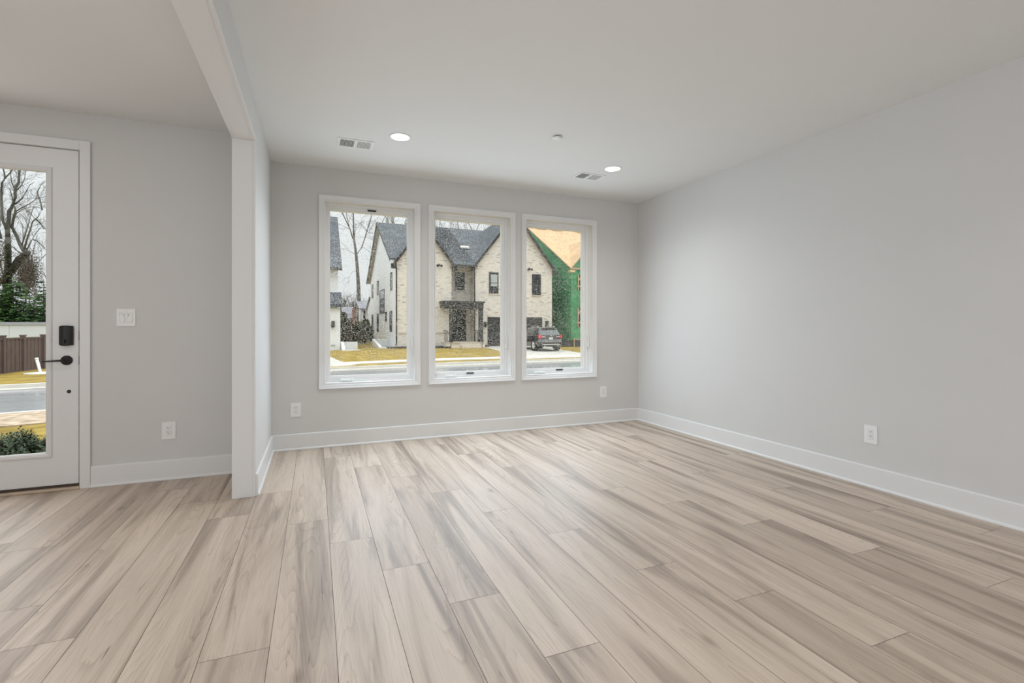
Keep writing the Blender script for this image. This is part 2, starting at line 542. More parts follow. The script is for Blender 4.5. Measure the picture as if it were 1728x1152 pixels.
M['pinklens'] = mat('pale_red_lens', (0.55, 0.28, 0.28), 0.2, var=0.05, coat=1.0)
M['tire'] = mat('tire_rubber', (0.018, 0.018, 0.018), 0.8, var=0.1)
M['plate'] = mat('licence_plate', (0.62, 0.66, 0.64), 0.4, var=0.05)
M['pvc'] = mat('white_pipe', (0.80, 0.80, 0.77), 0.5, var=0.04)
M['longwall'] = mat('white_panel_wall', (0.62, 0.66, 0.68), 0.6, var=0.06, vscale=0.8)
M['walltop'] = mat('grey_wall_cap', (0.34, 0.36, 0.40), 0.5, var=0.06)
M['siltfabric'] = mat('black_silt_fabric', (0.03, 0.032, 0.036), 0.8, var=0.25, vscale=3)
M['orange'] = mat('orange_board', (0.55, 0.27, 0.10), 0.8, var=0.15)

# ================================================================== ROOM SHELL
XR, XL, XLO, YF, YFO, YFY, ZC, ZH = 3.79, -0.385, -0.525, 5.09, 5.30, 4.475, 2.74, 2.47
YS = 3.795
CASE_W, CASE_H, CZ = 0.4965, 0.951, 1.519
OPW, OPH = 0.4355, 0.896
PITCH, X0P, PLEN = 0.2285, 0.0725, 1.842
YREAR = -4.8

def floor_build():
    mb = MB()
    mb.col = []
    J = {-7: 3.347, -6: 2.657, -5: 2.330, -4: 3.814, -3: 3.448, -2: 3.832, -1: 3.177, 0: 2.817, 1: 2.410, 2: 2.013, 3: 1.558, 4: 2.920,
         5: 2.479, 6: 1.949, 7: 1.572, 8: 3.001, 9: 2.606, 10: 2.154, 11: 1.664, 12: 1.224, 13: 2.539, 14: 2.011, 15: 1.554}
    TONE = {7: 0.04, 8: 0.55, 9: 0.16, 10: 0.05, 11: 0.06, 12: 0.3, 13: 0.2, 14: 0.8, 2: 0.45, 1: 0.5, 3: 0.3}   # boards just this side of a joint
    g = 0.0009
    y_hi = {}
    for k in range(-16, 17):
        xa, xb = X0P + PITCH * k, X0P + PITCH * (k + 1)
        xa_, xb_ = max(xa + g, -3.4), min(xb - g, XR)
        if xb_ <= xa_: continue
        top = YF if xa_ > XLO + 0.05 else YFY
        j = J.get(k, 1.0 + (k * 0.611) % PLEN)
        while j > YREAR: j -= PLEN
        i = 0
        while j < top:
            ya, yb = max(j + g, YREAR), min(j + PLEN - g, top)
            if yb > ya:
                mb.quad((xa_, ya, 0), (xb_, ya, 0), (xb_, yb, 0), (xa_, yb, 0))
                r = TONE.get(k, 0.5) if abs(yb + g - J.get(k, 99)) < 0.01 else 0.25 + 0.75 * random.random()
                mb.col.append((r, random.random(), random.random(), 1))
            j += PLEN
    nb = len(mb.f)
    mb.box(-3.4, XR, YREAR, YF, -0.12, -0.0025, 1)
    mb.col += [(0.5, 0.5, 0.5, 1)] * (len(mb.f) - nb)
    o = MB.build(mb, 'floor', [M['floor'], M['seam']], kind='structure')
    return o

def no_recalc_floor():
    o = floor_build()
    me = o.data
    bm = bmesh.new(); bm.from_mesh(me)
    for f in bm.faces:
        if f.material_index == 0 and f.normal.z < 0: f.normal_flip()
    bm.to_mesh(me); bm.free()
no_recalc_floor()

mb = MB()
mb.box(XLO, XR + 0.15, YREAR - 0.15, YFO, ZC, ZC + 0.2)
mb.box(-3.55, XLO, YREAR - 0.15, YFY + 0.21, ZC, ZC + 0.2)
mb.build('ceiling', M['ceiling'], kind='structure')

# window wall, pierced by three openings
mb = MB()
xs = [XLO] + [v for c in WIN_C for v in (c - OPW - 0.02, c + OPW + 0.02)] + [XR + 0.15]
for i in range(0, len(xs), 2): mb.box(xs[i], xs[i + 1], YF, YFO, -0.12, ZC)
for c in WIN_C:
    mb.box(c - OPW - 0.02, c + OPW + 0.02, YF, YFO, -0.12, CZ - OPH - 0.02)
    mb.box(c - OPW - 0.02, c + OPW + 0.02, YF, YFO, CZ + OPH + 0.02, ZC)
mb.build('wall_front', M['wall'], kind='structure')
MB().box(XR, XR + 0.15, YREAR - 0.15, YF, -0.12, ZC).build('wall_right', M['wall'], kind='structure')
# stub wall and header over the opening to the foyer
mb = MB()
mb.box(XLO, XL, YS + 0.014, YF, -0.12, ZC)
mb.box(XLO, XL, YREAR, YS + 0.014, ZH + 0.014, ZC)
mb.build('wall_left', M['wall'], kind='structure')
# painted lining boards of the opening with a small groove along the room edge
mb = MB()
mb.box(XLO - 0.004, XL - 0.020, YS, YS + 0.014, 0, ZH + 0.014)
mb.box(XL - 0.016, XL, YS, YS + 0.014, 0, ZH + 0.014)
mb.box(XLO - 0.004, XL - 0.020, YREAR, YS, ZH, ZH + 0.014)
mb.box(XL - 0.016, XL + 0.004, YREAR, YS, ZH, ZH + 0.016)
mb.box(XL - 0.020, XL - 0.016, YREAR, YS + 0.002, ZH - 0.0025, ZH + 0.014)
mb.box(XL - 0.020, XL - 0.016, YS - 0.0015, YS + 0.014, 0, ZH + 0.01)
mb.build('trim_1', M['trim'], kind='structure', bevel=0.0012)

# foyer walls with the door opening
DX0, DX1, DZT = -2.545, -1.600, 2.465
mb = MB()
mb.box(DX1 + 0.035, XLO, YFY, YFY + 0.21, -0.12, ZC)
mb.box(-3.4, DX0 - 0.035, YFY, YFY + 0.21, -0.12, ZC)
mb.box(DX0 - 0.035, DX1 + 0.035, YFY, YFY + 0.21, DZT + 0.035, ZC)
mb.build('wall_foyer', M['wall'], kind='structure')
MB().box(-3.55, -3.4, YREAR - 0.15, YFY + 0.21, -0.12, ZC).build('wall_foyer_side', M['wall'], kind='structure')
MB().box(-3.4, XR, YREAR - 0.15, YREAR, -0.12, ZC).build('wall_rear', M['wall'], kind='structure')

def baseboard(name, p0, p1, nrm):
    """p0 -> p1 along the wall, nrm points into the room"""
    p0, p1, n = Vector((*p0, 0)), Vector((*p1, 0)), Vector((*nrm, 0))
    prof = [(0, 0.001), (0.026, 0.001), (0.0255, 0.010), (0.021, 0.017), (0.015, 0.020), (0.015, 0.146), (0.0125, 0.151), (0.006, 0.154), (0, 0.154)]
    rings = [[p + n * d + Vector((0, 0, z)) for d, z in prof] for p in (p0, p1)]
    mb = MB().loft(rings, smooth=False)
    return mb.build(name, M['trim'], kind='structure')
baseboard('baseboard_front', (XL, YF), (XR, YF), (0, -1))
baseboard('baseboard_right', (XR, YF), (XR, YREAR), (-1, 0))
baseboard('baseboard_left', (XL, YF), (XL, YS + 0.006), (1, 0))
baseboard('baseboard_foyer', (-1.529, YFY), (XLO - 0.002, YFY), (0, -1))

# ------------------------------------------------------------------ windows
def casing_ring(mb, x0, x1, z0, z1, w, y, prof):
    """mitred picture-frame casing; prof = list of (fraction inwards, thickness)"""
    rings = []
    for (fr, th) in prof:
        d = w * fr
        rings.append([(x0 + d, y - th, z0 + d), (x1 - d, y - th, z0 + d), (x1 - d, y - th, z1 - d), (x0 + d, y - th, z1 - d)])
    mb.loft(rings, 0, False, False, False)

CASE_PROF = [(0, 0), (0, 0.019), (0.10, 0.021), (0.22, 0.019), (0.30, 0.017), (0.62, 0.014), (0.70, 0.011), (0.86, 0.0115), (0.96, 0.010), (1.0, 0.007), (1.0, -0.004)]

def make_drops(c, count, seed):
    rnd = random.Random(seed)
    mb = MB()
    y0 = 5.271
    hw, hh = 0.386, 0.836
    for _ in range(count):
        r = rnd.choice((0.0012, 0.0014, 0.0016, 0.0018, 0.0021, 0.0025)) * rnd.uniform(0.85, 1.15)
        x, z = c + rnd.uniform(-hw, hw), CZ + rnd.uniform(-hh, hh)
        if rnd.random() < noise.noise(Vector((x * 4, z * 3, seed))) * 0.9: continue
        n = 6
        st = rnd.uniform(0.9, 1.35)
        rg = []
        for (rr, h) in ((1.0, 0.0), (0.62, 0.42)):
            rg.append([(x + r * rr * math.cos(2 * math.pi * k / n), y0 + h * r, z + r * st * rr * math.sin(2 * math.pi * k / n)) for k in range(n)])
        mb.loft(rg, 0, True, True, True)
    return mb

for wi, c in enumerate(WIN_C):
    root = empty('window_%d' % (wi + 1), (c, YF, CZ - OPH), kind='structure')
    tag(root, ['white casement window nearest the left wall', 'white casement window in the middle of the three', 'white casement window nearest the right wall'][wi])
    mb = MB()
    casing_ring(mb, c - CASE_W, c + CASE_W, CZ - CASE_H, CZ + CASE_H, CASE_W - OPW, YF, CASE_PROF)
    mb.build('casing', M['trim'], root)
    mb = MB()   # jamb extension boards lining the wall opening
    mb.frame_y(c - OPW - 0.02, c + OPW + 0.02, CZ - OPH - 0.02, CZ + OPH + 0.02, c - OPW, c + OPW, CZ - OPH, CZ + OPH, YF + 0.001, YF + 0.095)
    mb.build('jamb', M['trim'], root)
    mb = MB()   # fixed vinyl frame, stepped
    mb.frame_y(c - OPW - 0.02, c + OPW + 0.02, CZ - OPH - 0.02, CZ + OPH + 0.02, c - OPW + 0.012, c + OPW - 0.012, CZ - OPH + 0.012, CZ + OPH - 0.012, YF + 0.095, YF + 0.215)
    mb.frame_y(c - OPW + 0.012, c + OPW - 0.012, CZ - OPH + 0.012, CZ + OPH - 0.012, c - OPW + 0.018, c + OPW - 0.018, CZ - OPH + 0.020, CZ + OPH - 0.018, YF + 0.103, YF + 0.125)
    mb.build('frame', M['vinyl'], root)
    mb = MB()   # opening sash
    mb.frame_y(c - OPW + 0.013, c + OPW - 0.013, CZ - OPH + 0.013, CZ + OPH - 0.013, c - 0.396, c + 0.396, CZ - 0.848, CZ + 0.848, YF + 0.128, YF + 0.20)
    mb.frame_y(c - 0.396, c + 0.396, CZ - 0.848, CZ + 0.848, c - 0.388, c + 0.388, CZ - 0.838, CZ + 0.838, YF + 0.150, YF + 0.196)
    sash = mb.build('sash', M['vinyl'], root, bevel=0.0015)
    mb = MB().box(c - 0.389, c + 0.389, YF + 0.172, YF + 0.180, CZ - 0.839, CZ + 0.839)
    mb.build('pane', M['glass'], root)
    d = make_drops(c, 19000, 11 + wi).build('raindrops', M['water'], root)
    d['kind'] = 'stuff'
    d['label'] = 'clear raindrops scattered over the outside of the pane'
    # folded crank handle on the bottom of the frame
    zb = CZ - OPH + 0.012
    hx = c - 0.24
    mb = MB()
    mb.box(hx - 0.055, hx + 0.075, YF + 0.055, YF + 0.10, zb - 0.011, zb + 0.017)
    mb.box(hx - 0.048, hx + 0.052, YF + 0.040, YF + 0.060, zb + 0.004, zb + 0.019)
    mb.cyl((hx + 0.052, YF + 0.05, zb + 0.004), (hx + 0.052, YF + 0.05, zb + 0.024), 0.010, n=12)
    mb.build('crank_handle', M['plastic'], root, bevel=0.003)
    # multipoint lock lever on the right side
    lx = c + OPW - 0.012
    mb = MB()
    mb.box(lx - 0.010, lx + 0.011, YF + 0.060, YF + 0.10, 0.93, 1.08)
    mb.tube([(lx - 0.008, YF + 0.078, 0.99), (lx - 0.020, YF + 0.074, 1.01), (lx - 0.022, YF + 0.070, 1.06)], [0.007, 0.0065, 0.005], 8)
    mb.build('lock_lever', M['plastic'], root, bevel=0.002)
    # small dark tag tucked against the sash
    if wi == 0: tx, tz = c + 0.02, CZ + 0.862
    else: tx, tz = c + (0.005 if wi == 1 else 0.06), CZ - 0.858
    mb = MB().box(tx - 0.045, tx + 0.04, YF + 0.118, YF + 0.129, tz - 0.007, tz + 0.007)
    mb.build('sash_limiter', M['slot'], root)

# ------------------------------------------------------------------ foyer door
root = empty('door_1', (DX1, YFY, 0), kind='structure')
tag(root, 'white front door with a full-height glass lite and black hardware')
yc = YFY
mb = MB()   # casing: flat board with eased edge, two legs and a head
zt_c = 2.535
mb.box(DX1 + 0.008, -1.530, yc - 0.020, yc, 0, zt_c)
mb.box(-2.62, DX0 - 0.008, yc - 0.020, yc, 0, zt_c)
mb.box(DX0 - 0.008, DX1 + 0.008, yc - 0.020, yc, DZT + 0.003, zt_c)
mb.build('casing', M['trim'], root, bevel=0.002)
mb = MB()   # jambs
mb.box(DX1 + 0.002, DX1 + 0.034, yc, yc + 0.20, 0, DZT + 0.034)
mb.box(DX0 - 0.034, DX0 - 0.002, yc, yc + 0.20, 0, DZT + 0.034)
mb.box(DX0 - 0.002, DX1 + 0.002, yc, yc + 0.20, DZT + 0.002, DZT + 0.034)
mb.build('jamb', M['trim'], root)
GX0, GX1, GZ0, GZ1 = -2.355, -1.79, 0.276, 2.288
y0, y1 = yc + 0.002, yc + 0.047
mb = MB()
mb.frame_y(DX0 + 0.002, DX1 - 0.004, 0.038, DZT - 0.003, GX0 - 0.012, GX1 + 0.012, GZ0 - 0.012, GZ1 + 0.012, y0, y1)
slab = mb.build('slab', M['trim'], root)
mb = MB()   # raised moulding round the glass
prof = [(0, 0.0), (0, 0.006), (0.15, 0.011), (0.40, 0.013), (0.58, 0.009), (0.66, 0.010), (0.9, 0.004), (1.0, 0.0), (1.0, -0.02)]
casing_ring(mb, GX0 - 0.036, GX1 + 0.036, GZ0 - 0.036, GZ1 + 0.036, 0.036, y0, prof)
mb.build('lite_frame', M['trim'], slab)
MB().box(GX0 - 0.005, GX1 + 0.005, y0 + 0.020, y0 + 0.026, GZ0 - 0.005, GZ1 + 0.005).build('pane', M['glass'], slab)
mb = MB()   # keypad deadbolt housing, slightly barrel-faced
rings = []
for z, s in ((1.046, 0.90), (1.052, 1.0), (1.178, 1.0), (1.184, 0.90)):
    r = []
    for k in range(13):
        a = -1 + k / 6.0
        r.append((-1.6715 + a * 0.0395 * s, y0 - 0.016 - 0.019 * (1 - a * a) * s, z + (0.004 if z > 1.1 else -0.004) * (1 - a * a)))
    r += [(-1.6715 + 0.0395, y0, z), (-1.6715 - 0.0395, y0, z)]
    rings.append(r)
mb.loft(rings, smooth=False)
lock = mb.build('deadbolt_keypad', M['black'], root)
mb = MB().cyl((-1.6715, y0 - 0.034, 1.075), (-1.6715, y0 - 0.044, 1.075), 0.011, n=16)
mb.box(-1.6755, -1.6675, y0 - 0.056, y0 - 0.040, 1.062, 1.088)
mb.build('thumb_turn', M['black'], lock, bevel=0.001)
mb = MB()
mb.lathe((-1.671, y0, 0.936), (0, -1, 0), [(0.0345, 0), (0.0345, 0.007), (0.031, 0.011), (0.015, 0.013), (0.012, 0.035), (0.010, 0.046), (0.0, 0.046)], 36)
rose = mb.build('handle_rose', M['black'], root)
mb = MB()
mb.tube([(-1.665, y0 - 0.044, 0.936), (-1.70, y0 - 0.048, 0.936), (-1.75, y0 - 0.047, 0.934), (-1.795, y0 - 0.045, 0.932)], [0.0095, 0.008, 0.0062, 0.0055], 12)
mb.build('lever', M['black'], rose)
MB().lathe((-1.659, y0, 0.709), (0, -1, 0), [(0.012, 0), (0.012, 0.004), (0.009, 0.006), (0, 0.006)], 20).build('lower_latch_button', M['black'], root)
mb = MB()
mb.box(DX0 - 0.002, DX1 + 0.002, yc - 0.004, yc + 0.20, 0.012, 0.036)
mb.build('door_sweep', M['sill'], root)
mb = MB()
mb.box(DX0 - 0.03, DX1 + 0.008, yc - 0.028, yc + 0.03, 0.001, 0.019)
mb.build('threshold', M['sillwood'], root, bevel=0.003)
mb = MB()
for z in (0.936, 1.115): mb.box(DX1 - 0.003, DX1 + 0.001, yc + 0.001, yc + 0.004, z - 0.032, z + 0.032)
mb.build('strike_plate', M['slot'], root)

# ------------------------------------------------------------------ outlets and switch
def outlet(cx, cy, cz, ax, n, label):
    """ax: unit vector along the plate width, n: out of the wall"""
    A, Nn = Vector(ax), Vector(n)
    U = Vector((0, 0, 1))
    c = Vector((cx, cy, cz))
    root = empty('wall_outlet', c, label, 'outlet', 'white duplex outlets low on the walls')
    def bx(mb, a0, a1, z0, z1, d0, d1, m=0):
        pts = [c + A * a0 + U * z0 + Nn * d0, c + A * a1 + U * z0 + Nn * d0, c + A * a1 + U * z1 + Nn * d0, c + A * a0 + U * z1 + Nn * d0]
        mb.prism(pts, Nn * (d1 - d0), m)
    mb = MB()
    for (a0, a1, z0, z1) in ((-0.045, 0.045, 0.0345, 0.066), (-0.045, 0.045, -0.066, -0.0345), (-0.045, -0.0175, -0.0345, 0.0345), (0.0175, 0.045, -0.0345, 0.0345)):
        bx(mb, a0, a1, z0, z1, 0, 0.006)
    mb.build('cover_plate', M['plastic'], root)
    mb = MB()
    bx(mb, -0.0165, 0.0165, -0.0335, 0.0335, 0, 0.0075)
    rec = mb.build('receptacle', M['plastic'], root, bevel=0.0012)
    for s in (0.016, -0.016):
        for (a, w, z, h) in ((-0.0064, 0.0013, 0.006, 0.0042), (0.0064, 0.0013, 0.006, 0.0036), (0.0, 0.0025, -0.006, 0.0026)):
            mb = MB()
            bx(mb, a - w, a + w, s + z - h, s + z + h, 0.0072, 0.0079)
            mb.build('slot', M['slot'], rec)
    for s in (0.0485, -0.0485):
        p = c + U * s
        MB().cyl(p + Nn * 0.0058, p + Nn * 0.0070, 0.0032, n=12).build('screw', M['plastic'], root)
    return root
outlet(-1.0495, YFY, 0.377, (1, 0, 0), (0, -1, 0), 'white outlet on the foyer wall, between the front door and the opening')
outlet(-0.173, YF, 0.3835, (1, 0, 0), (0, -1, 0), 'white outlet below the left edge of the leftmost window')
outlet(3.273, YF, 0.382, (1, 0, 0), (0, -1, 0), 'small white outlet between the rightmost window and the far corner')
outlet(XR, 2.312, 0.387, (0, 1, 0), (-1, 0, 0), 'white outlet alone on the long right wall')

c = Vector((-1.3185, YFY, 1.2485))
root = empty('light_switch', c, 'white double rocker light switch on the foyer wall beside the front door', 'light switch')
mb = MB()
for (a0, a1, z0, z1) in ((-0.058, 0.058, 0.034, 0.0645), (-0.058, 0.058, -0.0645, -0.034), (-0.058, -0.040, -0.034, 0.034), (-0.006, 0.006, -0.034, 0.034), (0.040, 0.058, -0.034, 0.034)):
    mb.box(c.x + a0, c.x + a1, c.y - 0.006, c.y, c.z + z0, c.z + z1)
mb.build('cover_plate', M['plastic'], root)
for s in (-0.023, 0.023):
    mb = MB()
    x0, x1 = c.x + s - 0.0155, c.x + s + 0.0155
    mb.prism([(x0, c.y, c.z - 0.0325), (x0, c.y - 0.010, c.z - 0.0325), (x0, c.y - 0.0065, c.z), (x0, c.y - 0.0045, c.z + 0.0325), (x0, c.y, c.z + 0.0325)], (x1 - x0, 0, 0))
    rk = mb.build('rocker', M['plastic'], root)
    MB().cyl((c.x + s * 0.72, c.y - 0.004, c.z + 0.017), (c.x + s * 0.72, c.y - 0.0065, c.z + 0.017), 0.0032, n=12).build('indicator', M['slot'], rk)

# ------------------------------------------------------------------ ceiling fixtures
def downlight(x, y, label):
    root = empty('recessed_light', (x, y, ZC), label, 'ceiling light', 'round recessed lights in the living room ceiling')
    mb = MB()
    mb.lathe((x, y, ZC), (0, 0, -1), [(0.088, 0), (0.086, 0.004), (0.080, 0.006), (0.074, 0.004), (0.073, 0.0)], 40)
    mb.build('trim_ring', M['plastic'], root)
    MB().lathe((x, y, ZC), (0, 0, -1), [(0.0735, 0.0005), (0.073, 0.003), (0.05, 0.0045), (0.0, 0.005)], 40).build('lens', M['lamp'], root)
    d = bpy.data.lights.new('downlight_beam', 'SPOT')
    d.energy = 58
    d.spot_size = math.radians(150)
    d.spot_blend = 1.0
    d.shadow_soft_size = 0.07
    d.color = (1.03, 1.0, 0.93)
    o = bpy.data.objects.new('downlight_beam', d)
    o.location = (0, 0, -0.012)
    o.parent = root
    link(o)
downlight(0.648, 4.041, 'round lit recessed ceiling light next to the louvred vent on the left')
downlight(2.724, 4.065, 'round lit recessed ceiling light above the rightmost window')

root = empty('sprinkler_cover', (1.843, 3.553, ZC), 'small round white sprinkler cover on the ceiling between the two lights', 'sprinkler')
MB().lathe((1.843, 3.553, ZC), (0, 0, -1), [(0.030, 0), (0.030, 0.008), (0.012, 0.008)], 28).build('neck', M['duct'], root)
MB().lathe((1.843, 3.553, ZC), (0, 0, -1), [(0.041, 0.008), (0.042, 0.010), (0.040, 0.013), (0.0, 0.0145)], 32).build('cap', M['plastic'], root)

def vent(cx, cy, w, d, ang, label, louvre_dir):
    root = empty('ceiling_vent', (cx, cy, ZC), label, 'air vent', 'white ceiling air vents')
    z0, z1 = ZC - 0.006, ZC - 0.0004
    mb = MB()
    iw, idp = w / 2 - 0.026, d / 2 - 0.022
    for (a0, a1, b0, b1) in ((-w / 2, w / 2, idp, d / 2), (-w / 2, w / 2, -d / 2, -idp), (-w / 2, -iw, -idp, idp), (iw, w / 2, -idp, idp), (-0.012, 0.012, -idp, idp)):
        mb.box(cx + a0, cx + a1, cy + b0, cy + b1, z0, z1)
    mb.build('frame', M['plastic'], root)
    MB().box(cx - iw, cx + iw, cy - idp, cy + idp, ZC - 0.0012, ZC - 0.0003).build('duct_opening', M['duct'], root)
    n = 11
    for half in (-1, 1):
        for k in range(n):
            x = cx + half * (0.012 + (iw - 0.012) * (k + 0.5) / n)
            t = half * louvre_dir
            mb = MB()
            a, b = 0.0042, 0.0028
            mb.prism([(x - a, cy - idp, z0 + 0.0005), (x - a + 0.0028, cy - idp, z0 + 0.0005), (x + a * t * 0.6 + 0.0012, cy - idp, z1 - 0.001), (x + a * t * 0.6 - 0.0014, cy - idp, z1 - 0.001)], (0, 2 * idp, 0))
            mb.build('louvre', M['plastic'], root)
    for s in (-1, 1):
        MB().cyl((cx + s * (w / 2 - 0.014), cy, z0 + 0.0005), (cx + s * (w / 2 - 0.014), cy, z0 - 0.001), 0.0035, n=10).build('screw', M['screw'], root)
vent(0.3165, 4.333, 0.300, 0.200, 0, 'white louvred ceiling vent left of the lights, dark slots open', 1)
vent(2.627, 4.358, 0.300, 0.190, 0, 'white ceiling vent beside the right-hand light, half of it dark', -1)

mb = MB()
p = Vector((0.2936, 1.4417, 0.0))
rg = []
for z, s in ((0.0005, 1.0), (0.003, 0.9), (0.0045, 0.5)):
    rg.append([(p.x + 0.008 * s * math.cos(k * 0.9) * (1 + 0.25 * (k % 2)), p.y + 0.006 * s * math.sin(k * 0.9), z) for k in range(7)])
mb.loft(rg)
o = mb.build('paint_chip', M['plastic'], loc=(p.x, p.y, 0))
tag(o, 'tiny pale chip lying on the bare floor near the bottom of the view', 'chip')

# ================================================================== OUTSIDE: ground, street, walks
def lerp_tab(tab, x):
    if x <= tab[0][0]: return tab[0][1]
    for (a, va), (b, vb) in zip(tab, tab[1:]):
        if x <= b:
            t = (x - a) / (b - a)
            return va + (vb - va) * t
    return tab[-1][1]

CURB = [(-60, 13.0), (-30, 18.0), (-14, 20.6), (-9.5, 21.4), (-6, 22.2), (2.5, 25.1), (8, 25.8), (15, 26.1), (40, 27.2), (80, 29)]
def yc(x):
    return sum(lerp_tab(CURB, x + d) for d in (-2, -1, 0, 1, 2)) / 5
ROADW, ZRD = 7.7, -0.90

def gz(x, y):
    s = y - yc(x)
    if s < -ROADW:
        t = min(1, (-ROADW - s) / max(0.5, (yc(x) - ROADW - 6.0)))
        return -0.80 + 0.45 * t
    if s <= 0.0: return ZRD - 0.08
    far = lerp_tab([(-8, -0.86), (0, -0.62), (4, -0.50)], x)
    return -0.78 + (far + 0.78) * min(1, s / 12.0)

mb = MB()
gx = [-70 + i * 1.25 for i in range(113)]
def rows(x):
    c = yc(x)
    r = [4.8] + [6 + (c - ROADW - 0.02 - 6) * k / 12 for k in range(13)] + [c - ROADW + 0.03, c - 3, c - 0.03, c + 0.05]
    r += [c + 0.05 + k * 1.0 for k in range(1, 14)] + [c + 13 + (130 - c - 13) * (k / 14) ** 1.5 for k in range(1, 15)]
    return r
grid = []
for x in gx:
    rr = rows(x)
    grid.append([(x, y, gz(x, y) if y - yc(x) < 14 else gz(x, yc(x) + 14)) for y in rr])
nrow = len(grid[0])
vs_ = [p for r in grid for p in r]
mb.add(vs_, [(i * nrow + k, (i + 1) * nrow + k, (i + 1) * nrow + k + 1, i * nrow + k + 1) for i in range(len(gx) - 1) for k in range(nrow - 1)], 0, True)
mb.build('lawn', M['lawn'], kind='structure')

def strip(name, s0, s1, z, thick, m, x0=-68, x1=68, n=70, rel=False):
    mb = MB()
    rings = []
    for i in range(n + 1):
        x = x0 + (x1 - x0) * i / n
        c = yc(x)
        za = (gz(x, c + s0) + z) if rel else z
        zb = (gz(x, c + s1) + z) if rel else z
        rings.append([(x, c + s0, za - thick), (x, c + s0, za), (x, c + s1, zb), (x, c + s1, zb - thick)])
    mb.loft(rings, smooth=False)
    return mb.build(name, m, kind='structure')
strip('street', -ROADW + 0.25, -0.55, ZRD, 0.3, M['road'])
strip('gutter', -0.55, 0.0, ZRD + 0.015, 0.3, M['conc'])
strip('curb', 0.0, 0.18, -0.765, 0.4, M['curbc'])
strip('near_curb', -ROADW, -ROADW + 0.25, -0.785, 0.4, M['curbc'])
strip('sidewalk', 1.25, 2.45, 0.035, 0.3, M['curbc'], x0=-4.0, n=50, rel=True)
strip('straw_strip', -ROADW - 3.3, -ROADW - 0.02, 0.025, 0.2, M['straw'], rel=True)

def slab_poly(name, pts, z, m, thick=0.3):
    mb = MB()
    n = len(pts)
    top = [Vector((x, y, gz(x, y) + z)) for x, y in pts]
    mb.add(top + [p - Vector((0, 0, thick)) for p in top],
           [tuple(range(n)), tuple(range(n, 2 * n))[::-1]] + [(i, (i + 1) % n, n + (i + 1) % n, n + i) for i in range(n)])
    return mb.build(name, m, kind='structure')
def drive(name, left, right, m):
    """left/right edge polylines of equal length"""
    mb = MB()
    rings = []
    for (a, b) in zip(left, right):
        za = gz(*a) + 0.035 if a[1] > yc(a[0]) + 0.1 else ZRD + 0.03
        zb = gz(*b) + 0.035 if b[1] > yc(b[0]) + 0.1 else ZRD + 0.03
        rings.append([(*a, za - 0.3), (*a, za), (*b, zb), (*b, zb - 0.3)])
    mb.loft(rings, smooth=False)
    return mb.build(name, m, kind='structure')
drive('driveway', [(11.0, 25.6), (11.6, 27.3), (11.9, 29.5), (12.4, 33), (12.9, 38.8)], [(18.6, 25.8), (17.8, 27.6), (17.3, 29.6), (17.5, 33), (18.9, 38.8)], M['conc'])
drive('neighbor_driveway', [(-5, 22.2), (-4.4, 24.2), (-4.2, 26.5), (-4.2, 33), (-4.2, 38)], [(2.7, 24.9), (1.7, 26.0), (1.3, 27.7), (1.0, 30), (0.6, 33)], M['conc'])

# ================================================================== HOUSES ACROSS THE STREET
def pane_window(root, x0, x1, z0, z1, y, sill=True, blind=False, rail=True):
    """window in a wall facing -Y: frame part with pane sub-part"""
    mb = MB()
    fw = 0.07
    mb.frame_y(x0, x1, z0, z1, x0 + fw, x1 - fw, z0 + fw, z1 - fw, y - 0.05, y + 0.01)
    if rail: mb.box(x0 + fw, x1 - fw, y - 0.035, y + 0.01, (z0 + z1) / 2 - 0.03, (z0 + z1) / 2 + 0.03)
    w = mb.build('window', M['winframe'], root)
    MB().box(x0 + fw, x1 - fw, y - 0.02, y + 0.01, z0 + fw, z1 - fw).build('pane', M['darkwin'], w)
    if blind: MB().box(x0 + fw + 0.1, x1 - fw - 0.03, y - 0.027, y - 0.02, z0 + fw + 0.55, z1 - fw - 0.12).build('blind', M['blind'], w)
    if sill: MB().box(x0 - 0.05, x1 + 0.05, y - 0.07, y + 0.02, z0 - 0.10, z0 - 0.005).build('sill', M['step'], w)
    return w

def side_window(root, X, y0, y1, z0, z1, mull=False):
    mb = MB()
    fw = 0.07
    for (a, b, c, d) in ((y0, y1, z1 - fw, z1), (y0, y1, z0, z0 + fw), (y0, y0 + fw, z0, z1), (y1 - fw, y1, z0, z1)):
        mb.box(X - 0.05, X + 0.01, a, b, c, d)
    if mull: mb.box(X - 0.04, X + 0.01, y0, y1, z1 - 0.95, z1 - 0.85)
    w = mb.build('window', M['winframe'], root)
    MB().box(X - 0.02, X + 0.01, y0 + fw, y1 - fw, z0 + fw, z1 - fw).build('pane', M['darkwin'], w)

